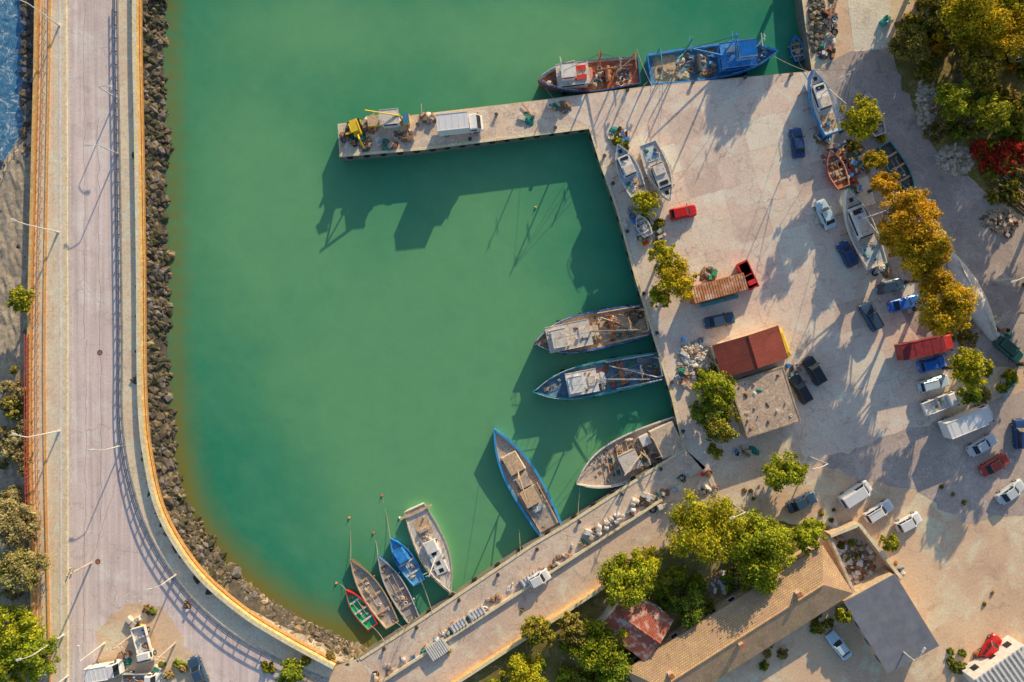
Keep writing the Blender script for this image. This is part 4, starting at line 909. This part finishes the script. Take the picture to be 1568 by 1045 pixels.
pile(948,208,14,10,16); pile(1002,355,18,14,12); pile(960,330,8,14,6,s=.7); pile(985,365,10,10,9); pile(1085,420,10,8,8,[netg,green,teal]); pile(1072,545,30,30,28,[white,offw,woodg,tarp,wood,stone,rust]); pile(1045,580,10,14,10)
pile(1285,245,22,30,50); pile(1262,215,12,10,14,[netg,dblue,netb,offw]); pile(1300,285,14,16,22); pile(1345,410,14,10,12); pile(1315,250,14,20,24); pile(1360,345,10,30,14)
pile(1272,30,10,34,26,[rust,woodd,offw,dsteel,netb,woodg]); pile(1356,35,8,10,8,[teal,white,green],s=.8); pile(1265,80,12,12,16,[rust,white,dsteel]); pile(1530,510,22,12,16); pile(1540,345,20,16,16,[woodg,wood,stone,woodd]); pile(1545,585,12,18,14)
pile(1215,565,8,14,8); pile(1140,690,20,6,7); pile(1072,724,16,9,4,[rust,redp]); pile(1085,750,14,8,10,[woodg,stone,steel],s=.8); pile(1103,893,14,14,14,[white,tarp,offw,steel,stone]); pile(1012,895,14,8,8,[tarp,offw,white]); pile(1000,770,20,12,10,[white,offw,steel]); 
pile(1280,815,12,8,10,[wood,woodg,rust]); pile(1230,865,14,10,8,[woodg,rust]); pile(1380,870,20,10,5,s=.6); pile(1010,1010,12,10,6); pile(1500,1010,10,10,7)
for u in np.linspace(.03,.98,40):
    pile(*dg(u+R(-.01,.01),38+R(-4,4)),7,3.0,random.randint(1,5),[white,offw,woodg,stone,netb,tarp,steel,rust,wood],s=.65)
pile(285,928,6,10,4,[white,clean],'plastic_sacks'); pile(210,955,12,12,10,[white,yel,offw,woodg]); pile(190,1005,10,10,8,[white,steel,netb]); pile(240,1030,12,8,6)
for i,u in enumerate((.15,.19,.24,.27,.3,.33)):
    mb=MB(); 
    for k in range(4):
        x,y=R(-.8,.8),R(-.5,.5); mb.cyl((x,y-.35,.4),(x,y+.35,.4),.4,random.choice([offw,white,stone]),n=11); mb.tor((x,y,.4),.2,.08,netbl,'y',n=8,k=4)
    mb.obj('net_roll',(*W(*dg(u,32)),.01),R(0,3))
mb=MB()
for i in range(9): mb.box((-1.4+i*.35,0,.9),(.2,2.2,.08),white)
mb.box((0,0,.42),(3.1,2.1,.8),steel); mb.obj('slatted_crate',(*W(671,991),.01),math.radians(33))
for u in (.52,.68,.735):
    mb=MB(); mb.box((0,0,.35),(2.6,1.2,.6),woodg,mt=white); 
    for i in range(5): mb.box((-1.1+i*.55,0,.68),(.12,1.25,.06),steel)
    for x in(-1.2,1.2): mb.cyl((x,-.6,0),(x,-.6,1.1),.05,steel,n=5); mb.cyl((x,.6,0),(x,.6,1.1),.05,steel,n=5)
    mb.obj('fish_trolley',(*W(*dg(u,38)),.01),math.radians(33))
mb=MB()
for i in range(16): mb.cyl((-3+R(-.4,.4),-1.6+.22*i,.12+.1*(i%3)),(3+R(-.4,.4),-1.6+.22*i,.15+.1*(i%3)),.12,wood if i%2 else woodd,n=7)
mb.obj('timber_stack',(*W(1553,298),.01),math.radians(-40))
mb=MB(); mb.cyl((0,0,0),(0,0,.03),.4,dsteel,n=16); mb.cyl((0,0,.03),(0,0,.035),.3,rust,n=12); mh=mb.obj('manhole_cover',(*W(153,540),.01)); inst(mh,(*W(806,175),.01)); inst(mh,(*W(150,860),.01))
def ropel(a,za,b,zb,sag=.4,m=rope,r=.035):
    mb=MB(); A=Vector((*W(*a,za),za));B=Vector((*W(*b,zb),zb)); pr=A
    for i in range(1,9):
        u=i/8; q=A.lerp(B,u); q.z-=sag*4*u*(1-u); mb.cyl(pr,q,r,m,n=4); pr=q
    mb.obj('mooring_rope')
for a,za,b,zb in [((690,905),-1,(705,915),.3),((643,885),-1.6,(662,938),.2),((635,945),-1.6,(640,955),.2),((600,950),-1.6,(620,966),.2),((568,958),-1.6,(590,985),.2),((535,795),-2.35,(537,857),-1.5),((572,818),-2.35,(579,851),-1.5),((585,760),-2.35,(598,826),-1.5),((515,893),-2.35,(530,904),-1.5),((848,820),-1,(860,812),.2),((795,810),-1,(797,845),.2),((888,748),-.5,(885,795),.2),((1040,690),-.8,(1050,700),.2),((1183,85),.2,(1245,112),.4),((992,125),-1,(975,140),.3),((975,75),-1,(1000,135),.3),((835,135),-.5,(855,158),.3),((1222,92),-1.6,(1238,112),.2),((990,500),-1,(1003,515),.3),((1012,570),-1,(1028,580),.3),((1010,545),-1,(1020,560),.3)]: ropel(a,za,b,zb)
for p,m in [((535,793),orng),((572,816),redp),((585,759),redp),((515,893),orng),((820,318),yel),((612,793),white)]:
    mb=MB(); mb.ball((0,0,0),.2,m); mb.cyl((0,0,.15),(0,0,.4),.04,white,n=5); mb.obj('mooring_buoy',(*W(*p,WL),WL+.05))
lm=M('faded_road_paint',(.74,.68,.6),.8,var=.4,scale=3)
mb=MB()
def mark(pts,w_):
    A=offs(pts,w_/2);B=offs(pts,-w_/2); n=len(pts); mb.add([(*W(*p),.0125) for p in A+B],[(i,n+i,n+i+1,i+1) for i in range(n-1)],lm)
mark([(107,-300),(107,0),(109,500),(109,1045)],1.3); mark([(172,-300),(172,0),(178,400),(180,640),(196,750),(226,834),(282,916)],1.3)
for i in range(6): mark([(205+i*6,905+i*7),(180+i*6,918+i*7)],2)
mb.obj('road_markings')
lm=M('tar_seam',(.24,.2,.19),.7,var=.3); mb=MB()
def wob(a,b,n=24,k=1.6): return [(a[0]+(b[0]-a[0])*i/n+R(-k,k),a[1]+(b[1]-a[1])*i/n) for i in range(n+1)]
mark(wob((130,-200),(129,520),50),.45); mark(wob((133,520),(128,1000),30),.45); mark(wob((150,180),(156,800),40,2.2),.5); mark(wob((190,700),(140,860),16,1.5),.4); mb.obj('tar_seams')
print('objs',len(bpy.data.objects))
